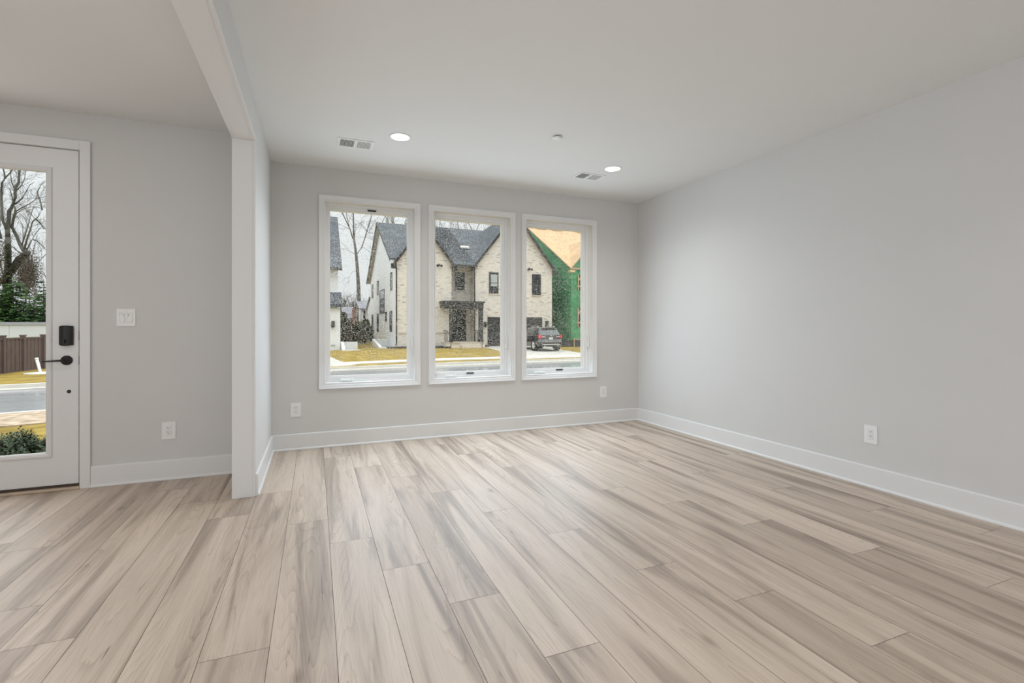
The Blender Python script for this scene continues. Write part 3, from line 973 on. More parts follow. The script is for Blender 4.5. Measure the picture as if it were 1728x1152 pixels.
def roof_main(root, X0, X1, Yf, Yb, ze, zr, mroof, oh=0.35, ohx=0.40, bay=None):
    """gable roof, ridge along X; bay = (xa, xb) limits the front overhang to the wall between two front gables"""
    ym = (Yf + Yb) / 2
    sl = (zr - ze) / (ym - Yf)
    for s, yw in ((1, Yf - oh), (-1, Yb + oh)):
        cut = bay and s == 1
        segs = [(X0 - ohx, X1 + ohx, Yf + 0.25 if cut else yw)]
        if cut: segs.append((bay[0], bay[1], yw))
        for (xa, xb, yy0) in segs:
            for nm, dz, th, mm, ins in (('roof', 0.10, 0.10, mroof, 0.0), ('soffit', 0.0, 0.07, M['soffit'], 0.04)):
                a, b = xa + ins, xb - ins
                yy = yy0 + s * ins
                zz = ze + sl * (yy - Yf if s == 1 else Yb - yy)
                mb = MB().prism([(a, yy, zz + dz), (a, ym, zr + dz), (a, ym, zr + dz - th), (a, yy, zz + dz - th)], (b - a, 0, 0))
                mb.build(nm, mm, root)
        ys = segs[0][2]
        zl = ze + sl * (ys - Yf if s == 1 else Yb - ys)
        for xa in (X0 - ohx - 0.03, X1 + ohx):     # rake boards
            mb = MB().prism([(xa, ys, zl + 0.11), (xa, ym, zr + 0.11), (xa, ym, zr - 0.16), (xa, ys, zl - 0.16)], (0.03, 0, 0))
            mb.build('rake_board', M['fascia'], root)
        xa, xb, yy0 = segs[-1]
        zl = ze - sl * oh
        MB().box(xa, xb, min(yw, yw - s * 0.10), max(yw, yw - s * 0.10), zl - 0.10, zl + 0.07).build('gutter', M['fascia'], root)
    return sl

def roof_cross(root, xl, xr, Yf, ze, zp, Y0, sl, mroof, oh=0.28, board=None):
    """front-facing gable roof: ridge along Y at zp running back into the main roof"""
    xm = (xl + xr) / 2
    g = (zp - ze) / (xm - xl)
    yb = Y0 + (zp - ze) / sl          # where the main slope reaches zp
    for s, xe in ((-1, xl - 0.22), (1, xr + 0.22)):
        zl = ze - g * 0.22
        yv = Y0 + (zl - ze) / sl
        top = [(xm, Yf - oh, zp), (xm, yb, zp), (xe, max(yv, Yf - oh + 0.02), zl), (xe, Yf - oh, zl)]
        MB().prism([(x, y, z + 0.12) for x, y, z in top], (0, 0, -0.10)).build('roof', mroof, root)
        MB().prism([(x, y + 0.02, z + 0.02) for x, y, z in top], (0, 0, -0.06)).build('soffit', M['soffit'], root)
        mb = MB().prism([(xm, Yf - oh - 0.04, zp + 0.13), (xe, Yf - oh - 0.04, zl + 0.13), (xe, Yf - oh - 0.04, zl - 0.20), (xm, Yf - oh - 0.04, zp - 0.20)], (0, 0.05, 0))
        mb.build('rake_board', board or M['fascia'], root)
        MB().box(xe - 0.16, xe + 0.16, Yf - oh - 0.02, Yf - 0.001, zl - 0.34, zl + 0.04).build('eave_return', board or M['fascia'], root)

def gable_prism(xl, xr, ya, yb, zb, ze, zp):
    xm = (xl + xr) / 2
    return MB().prism([(xl, ya, zb), (xr, ya, zb), (xr, ya, ze), (xm, ya, zp), (xl, ya, ze)], (0, yb - ya, 0))

def bx_px(x0, y0, x1, y1, Y):
    a, b = at_y(x0, y0, Y), at_y(x1, y1, Y)
    return a.x, b.x, b.z, a.z

# ---- the whitewashed brick house
HX0, HX1, HYF, HYB, HZE, HZR = 5.9, 19.7, 39.0, 58.0, 6.40, 11.2
LGX, RGX = 10.44, 12.45
br = empty('brick_house', (12.8, 39, -0.6))
tag(br, 'whitewashed brick house with charcoal gable roofs across the street', 'house')
hm = (HYF + HYB) / 2
sl = (HZR - HZE) / (hm - HYF)
ZB = -1.2
MB().prism([(HX0, HYF + 1.45, ZB), (HX0, HYF + 1.45, HZE + sl * 1.45), (HX0, hm, HZR), (HX0, HYB, HZE), (HX0, HYB, ZB)], (HX1 - HX0, 0, 0)).build('siding_wall', M['siding'], br)
MB().prism([(HX0, HYF + 0.15, ZB), (HX0, HYF + 0.15, HZE), (HX0, HYF + 1.45, HZE + sl * 1.45), (HX0, HYF + 1.45, ZB)], (LGX - HX0, 0, 0)).build('siding_wall', M['siding'], br)
gable_prism(HX0, LGX, HYF, HYF + 0.15, ZB, HZE, 9.35).build('brick_front', M['brick'], br)
gable_prism(HX0 + 0.02, LGX - 0.02, HYF + 0.15, HYF + 6, 6.3, HZE, 9.33).build('gable_body', M['siding'], br)
gable_prism(RGX, HX1, HYF, HYF + 6, ZB, HZE, 11.0).build('brick_front', M['brick'], br)
MB().box(LGX, RGX, HYF + 1.25, HYF + 1.5, ZB, HZE + 0.2).build('brick_entry_wall', M['brick'], br)
MB().box(LGX - 0.15, LGX, HYF + 0.15, HYF + 1.3, ZB, HZE).build('brick_return', M['brick'], br)
roof_main(br, HX0, HX1, HYF, HYB, HZE, HZR, M['shingle'], bay=(LGX - 0.1, RGX + 0.1))
roof_cross(br, HX0, LGX, HYF, HZE, 9.35, HYF, sl, M['shingle'])
roof_cross(br, RGX, HX1, HYF, HZE, 11.0, HYF, sl, M['shingle'])
# lean-to at the rear of the side wall
MB().prism([(HX0, HYB, ZB), (HX0, HYB, 4.4), (HX0, 61.5, 3.3), (HX0, 61.5, ZB)], (8, 0, 0)).build('rear_extension', M['siding'], br)
MB().prism([(HX0 - 0.15, HYB, 4.5), (HX0 - 0.15, HYB, 4.62), (HX0 - 0.15, 61.8, 3.40), (HX0 - 0.15, 61.8, 3.28)], (8.3, 0, 0)).build('lean_to_roof', M['shingle'], br)
# water-table band and foundation bands
for xa, xb in ((HX0, LGX), (RGX, 13.4)):
    MB().box(xa - 0.02, xb + 0.02, HYF - 0.05, HYF + 0.02, 0.62, 0.74).build('band_course', M['step'], br)
# front windows
for (a, b, c, d, Y, bl) in ((767.3, 459.3, 784.1, 490.4, HYF + 1.25, False), (825, 459, 841, 495.5, HYF, True), (897.7, 462.3, 912.5, 498, HYF, False)):
    x0, x1, z0, z1 = bx_px(a, b, c, d, Y)
    pane_window(br, x0, x1, z0, z1, Y, blind=bl)
# garage door
x0, x1, z0, z1 = bx_px(825, 537, 912.8, 585.5, HYF)
mb = MB()
for k in range(4):
    za, zb_ = z0 + (z1 - z0) * k / 4, z0 + (z1 - z0) * (k + 1) / 4
    mb.box(x0, x1, HYF - 0.03, HYF + 0.02, za + 0.012, zb_ - 0.012)
    for j in range(8):
        xa = x0 + (x1 - x0) * (j + 0.12) / 8
        xb = x0 + (x1 - x0) * (j + 0.88) / 8
        mb.box(xa, xb, HYF - 0.042, HYF - 0.02, za + 0.1, zb_ - 0.1)
gd = mb.build('garage_door', M['garage'], br)
MB().frame_y(x0 - 0.12, x1 + 0.12, z0 - 0.3, z1 + 0.12, x0, x1, z0 - 0.3, z1, HYF - 0.04, HYF + 0.02).build('garage_frame', M['winframe'], br)
# side wall windows
for (a, b, c, d, mu) in ((627.8, 530.6, 629.8, 558.8, 0), (636.4, 528.9, 639.2, 559.4, 0), (658.2, 524.4, 661.8, 559.7, 0), (650.3, 526, 653, 542.5, 0), (641, 489, 648.9, 528.9, 1),
                         (658.8, 459.7, 662, 489.6, 0), (636.6, 473.8, 639.1, 498, 0), (627.9, 480, 629.9, 503, 0)):
    def on_x(x, y, X):
        dd = ray(x, y); t = X / dd[0]
        return Vector((X, dd[1] * t, EYE + dd[2] * t))
    p = on_x((a + c) / 2, b, HX0); q = on_x((a + c) / 2, d, HX0)
    ya, yb = on_x(c, b, HX0).y, on_x(a, b, HX0).y
    side_window(br, HX0, ya, yb, q.z, p.z, bool(mu))
# downspouts
p = at_y(801, 449, HYF - 0.06); q = at_y(801, 506, HYF - 0.06)
MB().tube([(p.x - 0.5, p.y + 0.3, p.z + 0.1), (p.x - 0.1, p.y, p.z - 0.15), (p.x, p.y, p.z - 0.5), (q.x, q.y, -0.5)], 0.05, 8).build('downspout', M['fascia'], br)
MB().tube([(HX0 - 0.05, HYF - 0.32, HZE - 0.1), (HX0 + 0.05, HYF - 0.06, HZE - 0.7), (HX0 + 0.05, HYF - 0.06, -0.2), (HX0 - 0.35, HYF - 0.2, -0.55)], 0.055, 8).build('downspout', M['fascia'], br)
# attic vent, wall lanterns, flood lights
MB().prism([(12.2, 42.35, 8.27), (13.0, 42.35, 8.27), (13.0, 42.6, 8.44), (12.2, 42.6, 8.44)], (0, 0, 0.12)).build('roof_vent', M['curbc'], br)
def lantern(px0, py0, px1, py1, Y):
    a, b = at_y(px0, py0, Y), at_y(px1, py1, Y)
    xm = (a.x + b.x) / 2; w = (b.x - a.x) / 2
    mb = MB()
    mb.box(xm - w * 0.6, xm + w * 0.6, Y - 0.04, Y, b.z, a.z)
    mb.box(xm - w, xm + w, Y - 0.26, Y - 0.04, a.z - 0.10, a.z - 0.02)
    mb.box(xm - w, xm + w, Y - 0.26, Y - 0.04, b.z, b.z + 0.06)
    for sx in (-1, 1):
        for yy in (Y - 0.25, Y - 0.07): mb.box(xm + sx * w * 0.85 - 0.015, xm + sx * w * 0.85 + 0.015, yy - 0.015, yy + 0.015, b.z + 0.05, a.z - 0.06)
    l = mb.build('wall_lantern', M['steel'], br)
    MB().box(xm - w * 0.6, xm + w * 0.6, Y - 0.21, Y - 0.09, b.z + 0.06, a.z - 0.11).build('lantern_glass', M['darkwin'], l)
lantern(816, 543, 820.5, 551.5, HYF)
lantern(919.8, 541, 924.3, 551.5, HYF)
def flood(px, py, Y):
    a = at_y(px, py, Y)
    mb = MB().cyl((a.x, Y, a.z), (a.x, Y - 0.08, a.z), 0.10, n=14)
    for s in (-1, 1):
        mb.tube([(a.x, Y - 0.06, a.z), (a.x + s * 0.12, Y - 0.14, a.z - 0.02)], 0.02, 6)
        mb.lathe((a.x + s * 0.12, Y - 0.10, a.z - 0.02), (s * 0.25, -1, -0.35), [(0.04, 0), (0.075, 0.08), (0.10, 0.20), (0, 0.19)], 12)
    mb.build('flood_light', M['steel'], br)
flood(740.5, 447, HYF)
flood(892.5, 453.5, HYF)
# porch: canopy, posts, slab, steps, rails, doors
PY = 37.6
cx0, cx1 = at_y(750, 508, PY).x, at_y(816, 508, PY).x
cz0, cz1 = 2.68, 3.24
mb = MB().box(cx0, cx1, PY, HYF + 1.25, cz0, cz1 - 0.12)
mb.box(cx0 - 0.10, cx1 + 0.10, PY - 0.10, HYF + 1.25, cz1 - 0.14, cz1)
mb.build('porch_canopy', M['fascia'], br)
for (pa, pb) in ((759, 763.5), (808.7, 815)):
    xa, xb = at_y(pa, 550, PY + 0.1).x, at_y(pb, 550, PY + 0.1).x
    mb = MB().box(xa, xb, PY + 0.05, PY + 0.32, -0.12, cz0)
    mb.box(xa - 0.04, xb + 0.04, PY + 0.01, PY + 0.36, -0.12, 0.10)
    mb.build('porch_post', M['fascia'], br)
MB().box(cx0 + 0.1, cx1 + 0.1, PY - 0.1, HYF + 1.25, -1.2, -0.12).build('porch_slab', M['brick'], br)
MB().box(cx0 + 0.05, cx1 + 0.15, PY - 0.15, HYF + 1.25, -0.12, -0.06).build('porch_tread', M['step'], br)
sx0, sx1 = at_y(776, 580, PY).x, at_y(811, 580, PY).x
for k in range(3):
    MB().box(sx0, sx1, PY - 0.15 - 0.36 * (k + 1), PY - 0.15 - 0.36 * k, -1.2, -0.12 - 0.155 * (k + 1)).build('step', M['step'], br)
for xa in (at_y(754.5, 560, PY).x, sx1 - 0.25):
    mb = MB()
    mb.tube([(xa, PY - 0.05, -0.06), (xa, PY - 0.05, 0.86), (xa, PY + 1.2, 0.86)], 0.028, 6)
    for k in range(5): mb.tube([(xa, PY + 0.15 + k * 0.2, -0.06), (xa, PY + 0.15 + k * 0.2, 0.86)], 0.013, 5)
    mb.tube([(xa, PY - 0.05, 0.84), (xa + 0.02, PY - 1.1, 0.30), (xa + 0.02, PY - 1.1, -0.6)], 0.028, 6)
    mb.build('porch_rail', M['steel'], br)
x0, x1 = LGX + 0.05, at_y(786.3, 550, HYF + 1.25).x
mb = MB().frame_y(x0, x1, -0.06, 2.62, x0 + 0.10, x1 - 0.10, -0.06, 2.5, HYF + 1.19, HYF + 1.26)
fd = mb.build('front_door', M['winframe'], br)
mb = MB()
xm = (x0 + x1) / 2
for a, b in ((x0 + 0.10, xm - 0.01), (xm + 0.01, x1 - 0.10)):
    mb.box(a, b, HYF + 1.21, HYF + 1.25, -0.04, 2.5)
    mb.box(a + 0.12, b - 0.12, HYF + 1.20, HYF + 1.22, 0.2, 0.95)
    mb.box(a + 0.12, b - 0.12, HYF + 1.20, HYF + 1.22, 1.1, 2.35)
mb.build('door_leaf', M['garage'], fd)
x0, x1, z0, z1 = bx_px(755.5, 574, 758, 583.5, PY + 0.3)
# planting beds
def bed(name, pts, label):
    top = [Vector((x, y, gz(x, y) + 0.10)) for x, y in pts]
    n = len(top)
    mb = MB().add(top + [p - Vector((0, 0, 0.4)) for p in top], [tuple(range(n)), tuple(range(n, 2 * n))[::-1]] + [(i, (i + 1) % n, n + (i + 1) % n, n + i) for i in range(n)])
    rnd = random.Random(len(label))
    for _ in range(260):
        a, b, c_ = rnd.choice(top), rnd.choice(top), rnd.choice(top)
        u, v = rnd.random(), rnd.random()
        if u + v > 1: u, v = 1 - u, 1 - v
        p = a + (b - a) * u + (c_ - a) * v
        r = rnd.uniform(0.03, 0.08)
        mb.lathe((p.x, p.y, p.z - 0.03), (0, 0, 1), [(r, 0), (r * 0.8, r * 0.9), (0, r * 1.1)], 6)
    o = mb.build(name, M['mulch'])
    return tag(o, label, 'mulch', kind='stuff')
bed('mulch_bed', [(5.2, 37.9), (7.5, 37.7), (9.9, 37.3), (9.6, 38.95), (5.2, 38.95)], 'dark mulch bed below the left brick gable beside the porch steps')
bed('mulch_bed', [(12.7, 37.9), (13.0, 38.95), (13.35, 38.95), (13.35, 37.9)], 'small dark mulch patch between the porch steps and the garage')
# concrete areaway on the side of the brick house
def areaway(x0, x1, y0, y1, label, m=M['areaway']):
    mb = MB()
    g0 = gz(x0, y0)
    mb.prism([(x0, y0, g0 - 0.3), (x0, y0, g0 + 0.12), (x0, y1, g0 + 0.62), (x0, y1, g0 - 0.3)], (0.22, 0, 0))
    mb.box(x0 + 0.22, x1, y0, y0 + 0.22, g0 - 0.3, g0 + 0.10)
    mb.box(x0 + 0.22, x1, y1 - 0.22, y1, g0 - 0.3, g0 + 0.6)
    mb.box(x0 + 0.22, x1, y0 + 0.22, y1 - 0.22, g0 - 0.3, g0 + 0.03, 1)
    o = mb.build('areaway', [m, M['walltop']], loc=(x0, y0, g0))
    return tag(o, label, 'concrete wall', 'white concrete areaways beside the houses')
areaway(4.55, 5.88, 38.2, 43.5, 'low sloping white concrete areaway along the sided flank of the brick house')
areaway(1.78, 3.0, 36.6, 39.0, 'low white concrete frame on the grass beside the left white house')

# ---- green sheathed house under construction
GX0, GX1, GZR = 21.62, 35.0, 11.9
gr = empty('unfinished_house', (27, 39, -0.6))
tag(gr, 'unfinished house clad in green sheathing with a bare wood roof deck', 'house')
sg = (GZR - 6.5) / 9.5
MB().prism([(GX0, 39.0, ZB), (GX0, 39.0, 6.5), (GX0, 48.5, GZR), (GX0, 58, 6.5), (GX0, 58, ZB)], (GX1 - GX0, 0, 0)).build('sheathed_wall', M['sheath'], gr)
for s, yw in ((1, 38.85), (-1, 58.15)):
    zl = 6.5 - sg * 0.15
    mb = MB().prism([(GX0 - 0.08, yw, zl + 0.12), (GX0 - 0.08, 48.5, GZR + 0.12), (GX0 - 0.08, 48.5, GZR), (GX0 - 0.08, yw, zl)], (GX1 - GX0 + 0.16, 0, 0))
    mb.build('roof_deck', M['osb'], gr)
gable_prism(GX0 + 0.01, GX0 + 5.6, 38.93, 45, ZB, 6.5, 9.5).build('front_gable', M['sheath'], gr)
xm, g = GX0 + 2.8, (9.5 - 6.5) / 2.8
for s, xe in ((-1, GX0 - 0.12), (1, GX0 + 5.72)):
    zl = 6.5 - g * 0.12
    top = [(xm, 38.75, 9.5), (xm, 39 + 3.0 / sg, 9.5), (xe, 38.8, zl), (xe, 38.75, zl)]
    MB().prism([(x, y, z + 0.14) for x, y, z in top], (0, 0, -0.12)).build('gable_deck', M['osb'], gr)
mb = MB().box(GX0 - 0.3, GX0 + 0.2, 38.55, 38.95, 6.1, 6.32)
mb.build('eave_framing', M['lumber'], gr)
for xx, yy in ((22.5, 48.3), (24.4, 48.2), (27.4, 48.2)):
    MB().cyl((xx, yy, GZR + 0.2), (xx + 1.2, yy, GZR + 0.2), 0.13, n=10).build('roofing_roll', M['mulch'], gr)
for (a, b, c_, d) in ((974, 463.6, 985, 490.5), (973.5, 520, 985, 551.7)):
    x0, x1, z0, z1 = bx_px(a, b, c_, d, 38.93)
    w = MB().box(x0, x1, 38.90, 38.94, z0, z1).build('window_opening', M['slot'], gr)
    mb = MB()
    mb.box(x0 + 0.05, x0 + 0.13, 38.86, 38.90, z0, z1)
    mb.box(x0, x1, 38.86, 38.90, z0 + 0.35, z0 + 0.47)
    mb.prism([(x0 + 0.1, 38.85, z1 - 0.5), (x0 + 0.2, 38.85, z1 - 0.5), (x0 + 0.5, 38.85, z1), (x0 + 0.4, 38.85, z1)], (0, 0.05, 0))
    mb.build('framing_stud', M['lumber'], w)
MB().box(GX0 - 0.03, GX1, 38.85, 39.1, -1.2, -0.35).build('foundation', M['conc'], gr)
MB().box(GX0 + 0.1, GX0 + 2.0, 38.2, 38.8, -0.6, 0.02).build('foundation_board', M['orange'], gr)

sf = empty('silt_fence', (19.0, 36.5, gz(19, 36.5)))
tag(sf, 'low black silt fence on wooden stakes in front of the green house', 'fence')
mb = MB()
pts = [(18.95, 36.8), (20.5, 36.4), (22.5, 36.1), (25, 35.9), (29, 35.8)]
for a, b in zip(pts, pts[1:]):
    mb.prism([(*a, -1.0), (*b, -1.0), (*b, 0.02), (*a, 0.06)], (0, 0.03, 0))
mb.build('fabric', M['siltfabric'], sf)
for a in pts + [(21.6, 36.25)]:
    MB().box(a[0] - 0.025, a[0] + 0.025, a[1] - 0.05, a[1], -1.0, 0.22).build('stake', M['lumber'], sf)
def debris(name, c, n, sx, sy, m, label, cat):
    rnd = random.Random(n)
    mb = MB()
    for _ in range(n):
        p = Vector((c[0] + rnd.gauss(0, sx), c[1] + rnd.gauss(0, sy), c[2] + abs(rnd.gauss(0, 0.16))))
        d = Vector((rnd.uniform(-1, 1), rnd.uniform(-1, 1), rnd.uniform(-0.2, 0.9))).normalized() * rnd.uniform(0.15, 0.5)
        mb.tube([p, p + d], rnd.uniform(0.012, 0.03), 4)
    o = mb.build(name, m, loc=c)
    return tag(o, label, cat, kind='stuff')
debris('brush_pile', (19.15, 38.0, -0.45), 150, 0.45, 0.18, M['twig'], 'brown tangle of sticks between the parked car and the silt fence', 'brush')

# ---- white house at the left edge of the first window
lh = empty('white_house', (-4, 38.5, -0.6))
tag(lh, 'white house with dark roofs at the left edge of the leftmost window', 'house')
lx1 = at_y(570.3, 480, 40.0).x
lx2 = at_y(574.3, 560, 38.5).x
MB().prism([(-14, 40, ZB), (-14, 40, 5.85), (-14, 48, 11.1), (-14, 56, 5.85), (-14, 56, ZB)], (14 + lx1, 0, 0)).build('wall', M['whitewall'], lh)
MB().box(-14, lx2, 38.5, 46, ZB, 3.0).build('wall', M['whitewall'], lh)
roof_main(lh, -14, lx1 - 0.05, 40.0, 56.0, 6.0, 11.3, M['shingle'], oh=0.6, ohx=0.30)
MB().prism([(-14, 38.2, 2.85), (-14, 40.02, 3.85), (-14, 40.02, 3.7), (-14, 38.2, 2.6)], (14 + lx2 + 0.15, 0, 0)).build('lower_roof', M['shingle'], lh)
a = at_y(562, 547, 38.5)
mb = MB().box(a.x - 0.10, a.x + 0.10, 38.44, 38.5, a.z - 0.26, a.z + 0.26)
mb.box(a.x - 0.13, a.x + 0.13, 38.25, 38.44, a.z - 0.22, a.z - 0.02)
mb.box(a.x - 0.13, a.x + 0.13, 38.25, 38.44, a.z + 0.05, a.z + 0.22)
mb.build('wall_lantern', M['steel'], lh)
a = at_y(562, 582.5, 38.5)
MB().box(a.x - 0.14, a.x + 0.14, 38.46, 38.5, a.z - 0.05, a.z + 0.05).build('wall_vent', M['walltop'], lh)
MB().box(-14, lx2 + 0.03, 38.42, 38.52, -1.2, -0.62).build('foundation', M['mulch'], lh)

# ---- small houses farther away, seen between the two
def small_house(name, x0, x1, yf, yb, ze, zr, mw, mr, label, win=None, chim=None):
    r = empty(name, ((x0 + x1) / 2, yf, -0.5))
    tag(r, label, 'house')
    ym = (yf + yb) / 2
    MB().prism([(x0, yf, -1), (x0, yf, ze), (x0, ym, zr), (x0, yb, ze), (x0, yb, -1)], (x1 - x0, 0, 0)).build('wall', mw, r)
    for y, in ((yf - 0.3,), (yb + 0.3,)):
        s = (zr - ze) / (ym - yf)
        MB().prism([(x0 - 0.3, y, ze - 0.3 * s + 0.15), (x0 - 0.3, ym, zr + 0.15), (x0 - 0.3, ym, zr), (x0 - 0.3, y, ze - 0.3 * s)], (x1 - x0 + 0.6, 0, 0)).build('roof', mr, r)
    for (wx0, wx1, wz0, wz1) in (win or []):
        w = MB().frame_y(wx0 - 0.12, wx1 + 0.12, wz0 - 0.12, wz1 + 0.12, wx0, wx1, wz0, wz1, yf - 0.08, yf + 0.02).build('window', M['whitewall'], r)
        MB().box(wx0, wx1, yf - 0.03, yf + 0.01, wz0, wz1).build('pane', M['darkwin'], w)
    if chim:
        MB().box(*chim).build('chimney', M['redbrick'], r)
    return r
Yk = 59.0
def X_at(px, Y): return at_y(px, 551, Y).x
def Z_at(px, py, Y): return at_y(px, py, Y).z
small_house('brick_cottage', X_at(583, Yk) , X_at(594, Yk), Yk, Yk + 6, Z_at(590, 537, Yk), Z_at(590, 518, Yk), M['redbrick'], M['greyshingle'],
            'small red brick cottage with a grey roof far behind the tall tree',
            [(X_at(587, Yk), X_at(590.5, Yk), Z_at(588, 545, Yk), Z_at(588, 538.5, Yk))],
            (X_at(594.5, Yk), X_at(600, Yk), Yk - 0.6, Yk + 0.8, -1, Z_at(597, 520, Yk)))
small_house('pale_house', X_at(609.5, 62), X_at(622, 62), 62, 70, Z_at(615, 521, 62), Z_at(615, 507, 62), M['whitewall'], M['greyshingle'],
            'distant pale house with a blue-grey roof between the tree and the brick house',
            [(X_at(613, 62), X_at(616.5, 62), Z_at(614, 538, 62), Z_at(614, 524.5, 62))])

# ================================================================== PARKED CAR
def rrect(x0, x1, y0, y1, z, rx, ry, n=4):
    """rounded rectangle ring at height z"""
    pts = []
    for (cx, cy, a0) in ((x1 - rx, y1 - ry, 0), (x0 + rx, y1 - ry, 90), (x0 + rx, y0 + ry, 180), (x1 - rx, y0 + ry, 270)):
        for k in range(n + 1):
            a = math.radians(a0 + 90 * k / n)
            pts.append((cx + rx * math.cos(a), cy + ry * math.sin(a), z))
    return pts
CARX, CARY = 15.88, 31.5
CARZ = gz(CARX, CARY + 2) + 0.035
def car_build():
    root = empty('car', (CARX, CARY, CARZ), 'black sport utility vehicle parked nose-in on the driveway before the garage', 'car')
    T = lambda pts: [(CARX + x, CARY + y, CARZ + z) for x, y, z in pts]
    mb = MB()
    # lower body: stacked rounded rings from sills to belt line
    rings = [T(rrect(-w, w, ya, yb, z, 0.30, 0.30, 5)) for (z, w, ya, yb) in (
        (0.30, 0.90, 0.16, 4.78), (0.40, 0.955, 0.06, 4.90), (0.58, 0.985, 0.0, 4.97), (0.72, 0.990, 0.03, 4.96), (0.76, 0.985, 0.10, 4.94), (0.92, 0.985, 0.12, 4.88), (1.02, 0.972, 0.13, 4.70), (1.10, 0.945, 0.15, 4.40), (1.13, 0.92, 0.17, 3.70))]
    mb.loft(rings)
    body = mb.build('body', M['carpaint'], root)
    gr_ = [(1.11, 0.93, 0.155, 3.68), (1.20, 0.90, 0.20, 3.45), (1.42, 0.82, 0.36, 3.02), (1.60, 0.745, 0.50, 2.70), (1.68, 0.70, 0.50, 2.52), (1.725, 0.60, 0.70, 2.30)]
    mb = MB().loft([T(rrect(-w, w, ya, yb, z, 0.20, 0.22, 5)) for (z, w, ya, yb) in gr_])
    mb.build('roof', M['carpaint'], root)
    def at_h(z, col_):
        for a, b in zip(gr_, gr_[1:]):
            if z <= b[0]:
                t = (z - a[0]) / (b[0] - a[0]); return a[col_] + (b[col_] - a[col_]) * t
    # rear window follows the tailgate slope
    za, zb = 1.15, 1.57
    rear = [(-0.76, at_h(za, 2) - 0.012, za), (0.76, at_h(za, 2) - 0.012, za), (0.62, at_h(zb, 2) - 0.012, zb), (-0.62, at_h(zb, 2) - 0.012, zb)]
    MB().prism(T(rear), (0, 0.03, 0)).build('rear_window', M['carglass'], root)
    for s in (-1, 1):
        def sp(y, z): return (s * (at_h(z, 1) + 0.010), y, z)
        for (y0, y1, y2, y3) in ((0.52, 1.02, 1.02, 0.72), (1.10, 1.98, 1.98, 1.10), (2.06, 3.05, 2.62, 2.06)):
            q = [sp(y0, 1.19), sp(y1, 1.19), sp(y2, 1.55), sp(y3, 1.55)]
            MB().prism(T(q), (-s * 0.03, 0, 0)).build('side_window', M['carglass'], root)
        # roof rail
        MB().tube(T([(s * 0.66, 0.85, 1.70), (s * 0.655, 0.95, 1.775), (s * 0.65, 1.6, 1.80), (s * 0.655, 2.15, 1.775), (s * 0.66, 2.3, 1.70)]), 0.020, 7).build('roof_rail', M['chrome'], root)
        # tail lamp: corner cluster plus the bar running inboard
        MB().prism(T([(s * 0.72, 0.085, 0.94), (s * 0.955, 0.14, 0.90), (s * 0.945, 0.20, 1.16), (s * 0.80, 0.12, 1.17)]), (0, 0.10, 0)).build('tail_lamp', M['redlens'], root)
        MB().prism(T([(s * 0.42, 0.10, 0.985), (s * 0.74, 0.095, 0.97), (s * 0.76, 0.11, 1.05), (s * 0.42, 0.115, 1.05)]), (0, 0.05, 0)).build('reversing_lamp', M['pinklens'], root)
        MB().box(CARX + s * 0.97 - 0.02, CARX + s * 0.97 + 0.04, CARY + 3.0, CARY + 3.16, CARZ + 1.10, CARZ + 1.24).build('door_mirror', M['carpaint'], root)
        for yw in (0.98, 3.84):
            x1 = s * 0.985
            MB().cyl((CARX + x1 - s * 0.02, CARY + yw, CARZ + 0.38), (CARX + x1 + s * 0.012, CARY + yw, CARZ + 0.38), 0.44, n=28).build('wheel_arch', M['tire'], root)
            mb = MB().lathe((CARX + s * 0.72, CARY + yw, CARZ + 0.375), (s, 0, 0), [(0.22, 0), (0.355, 0.02), (0.375, 0.08), (0.375, 0.22), (0.355, 0.285), (0.25, 0.292), (0.24, 0.27)], 30)
            w = mb.build('wheel', M['tire'], root)
            mb = MB()
            cx = CARX + s * 1.005
            mb.cyl((cx - s * 0.03, CARY + yw, CARZ + 0.375), (cx + s * 0.012, CARY + yw, CARZ + 0.375), 0.055, n=14)
            for k in range(10):
                a = 2 * math.pi * k / 10
                mb.tube([(cx, CARY + yw + 0.04 * math.cos(a), CARZ + 0.375 + 0.04 * math.sin(a)), (cx - s * 0.004, CARY + yw + 0.238 * math.cos(a), CARZ + 0.375 + 0.238 * math.sin(a))], [0.022, 0.016], 5)
            mb.lathe((cx - s * 0.02, CARY + yw, CARZ + 0.375), (s, 0, 0), [(0.225, 0), (0.25, 0.0), (0.25, 0.025), (0.235, 0.028), (0.225, 0.02)], 28)
            mb.build('rim', M['chrome'], w)
    MB().prism(T([(-0.64, 0.36, 1.64), (-0.60, 0.62, 1.71), (-0.60, 0.62, 1.66), (-0.64, 0.38, 1.61)]), (1.26, 0, 0)).build('spoiler', M['carpaint'], root)
    MB().box(CARX - 0.70, CARX + 0.70, CARY - 0.02, CARY + 0.05, CARZ + 0.43, CARZ + 0.50).build('bumper_trim', M['silvertrim'], root, bevel=0.012)
    MB().box(CARX - 0.80, CARX + 0.80, CARY - 0.012, CARY + 0.03, CARZ + 0.655, CARZ + 0.675).build('bumper_line', M['chrome'], root)
    MB().box(CARX - 0.165, CARX + 0.165, CARY + 0.085, CARY + 0.125, CARZ + 0.82, CARZ + 0.97).build('licence_plate', M['plate'], root, bevel=0.006)
    mb = MB()
    for x in (-0.035, 0.035): mb.prism(T([(x - 0.012, 0.118, 1.035), (x + 0.012, 0.118, 1.035), (x * 1.35 + 0.012, 0.13, 1.115), (x * 1.35 - 0.012, 0.13, 1.115)]), (0, 0.02, 0))
    mb.prism(T([(-0.035, 0.12, 1.063), (0.035, 0.12, 1.063), (0.035, 0.122, 1.083), (-0.035, 0.122, 1.083)]), (0, 0.02, 0))
    mb.build('badge', M['chrome'], root)
    MB().tube(T([(-0.05, 0.22, 1.20), (0.30, 0.235, 1.235)]), 0.012, 6).build('rear_wiper', M['tire'], root)
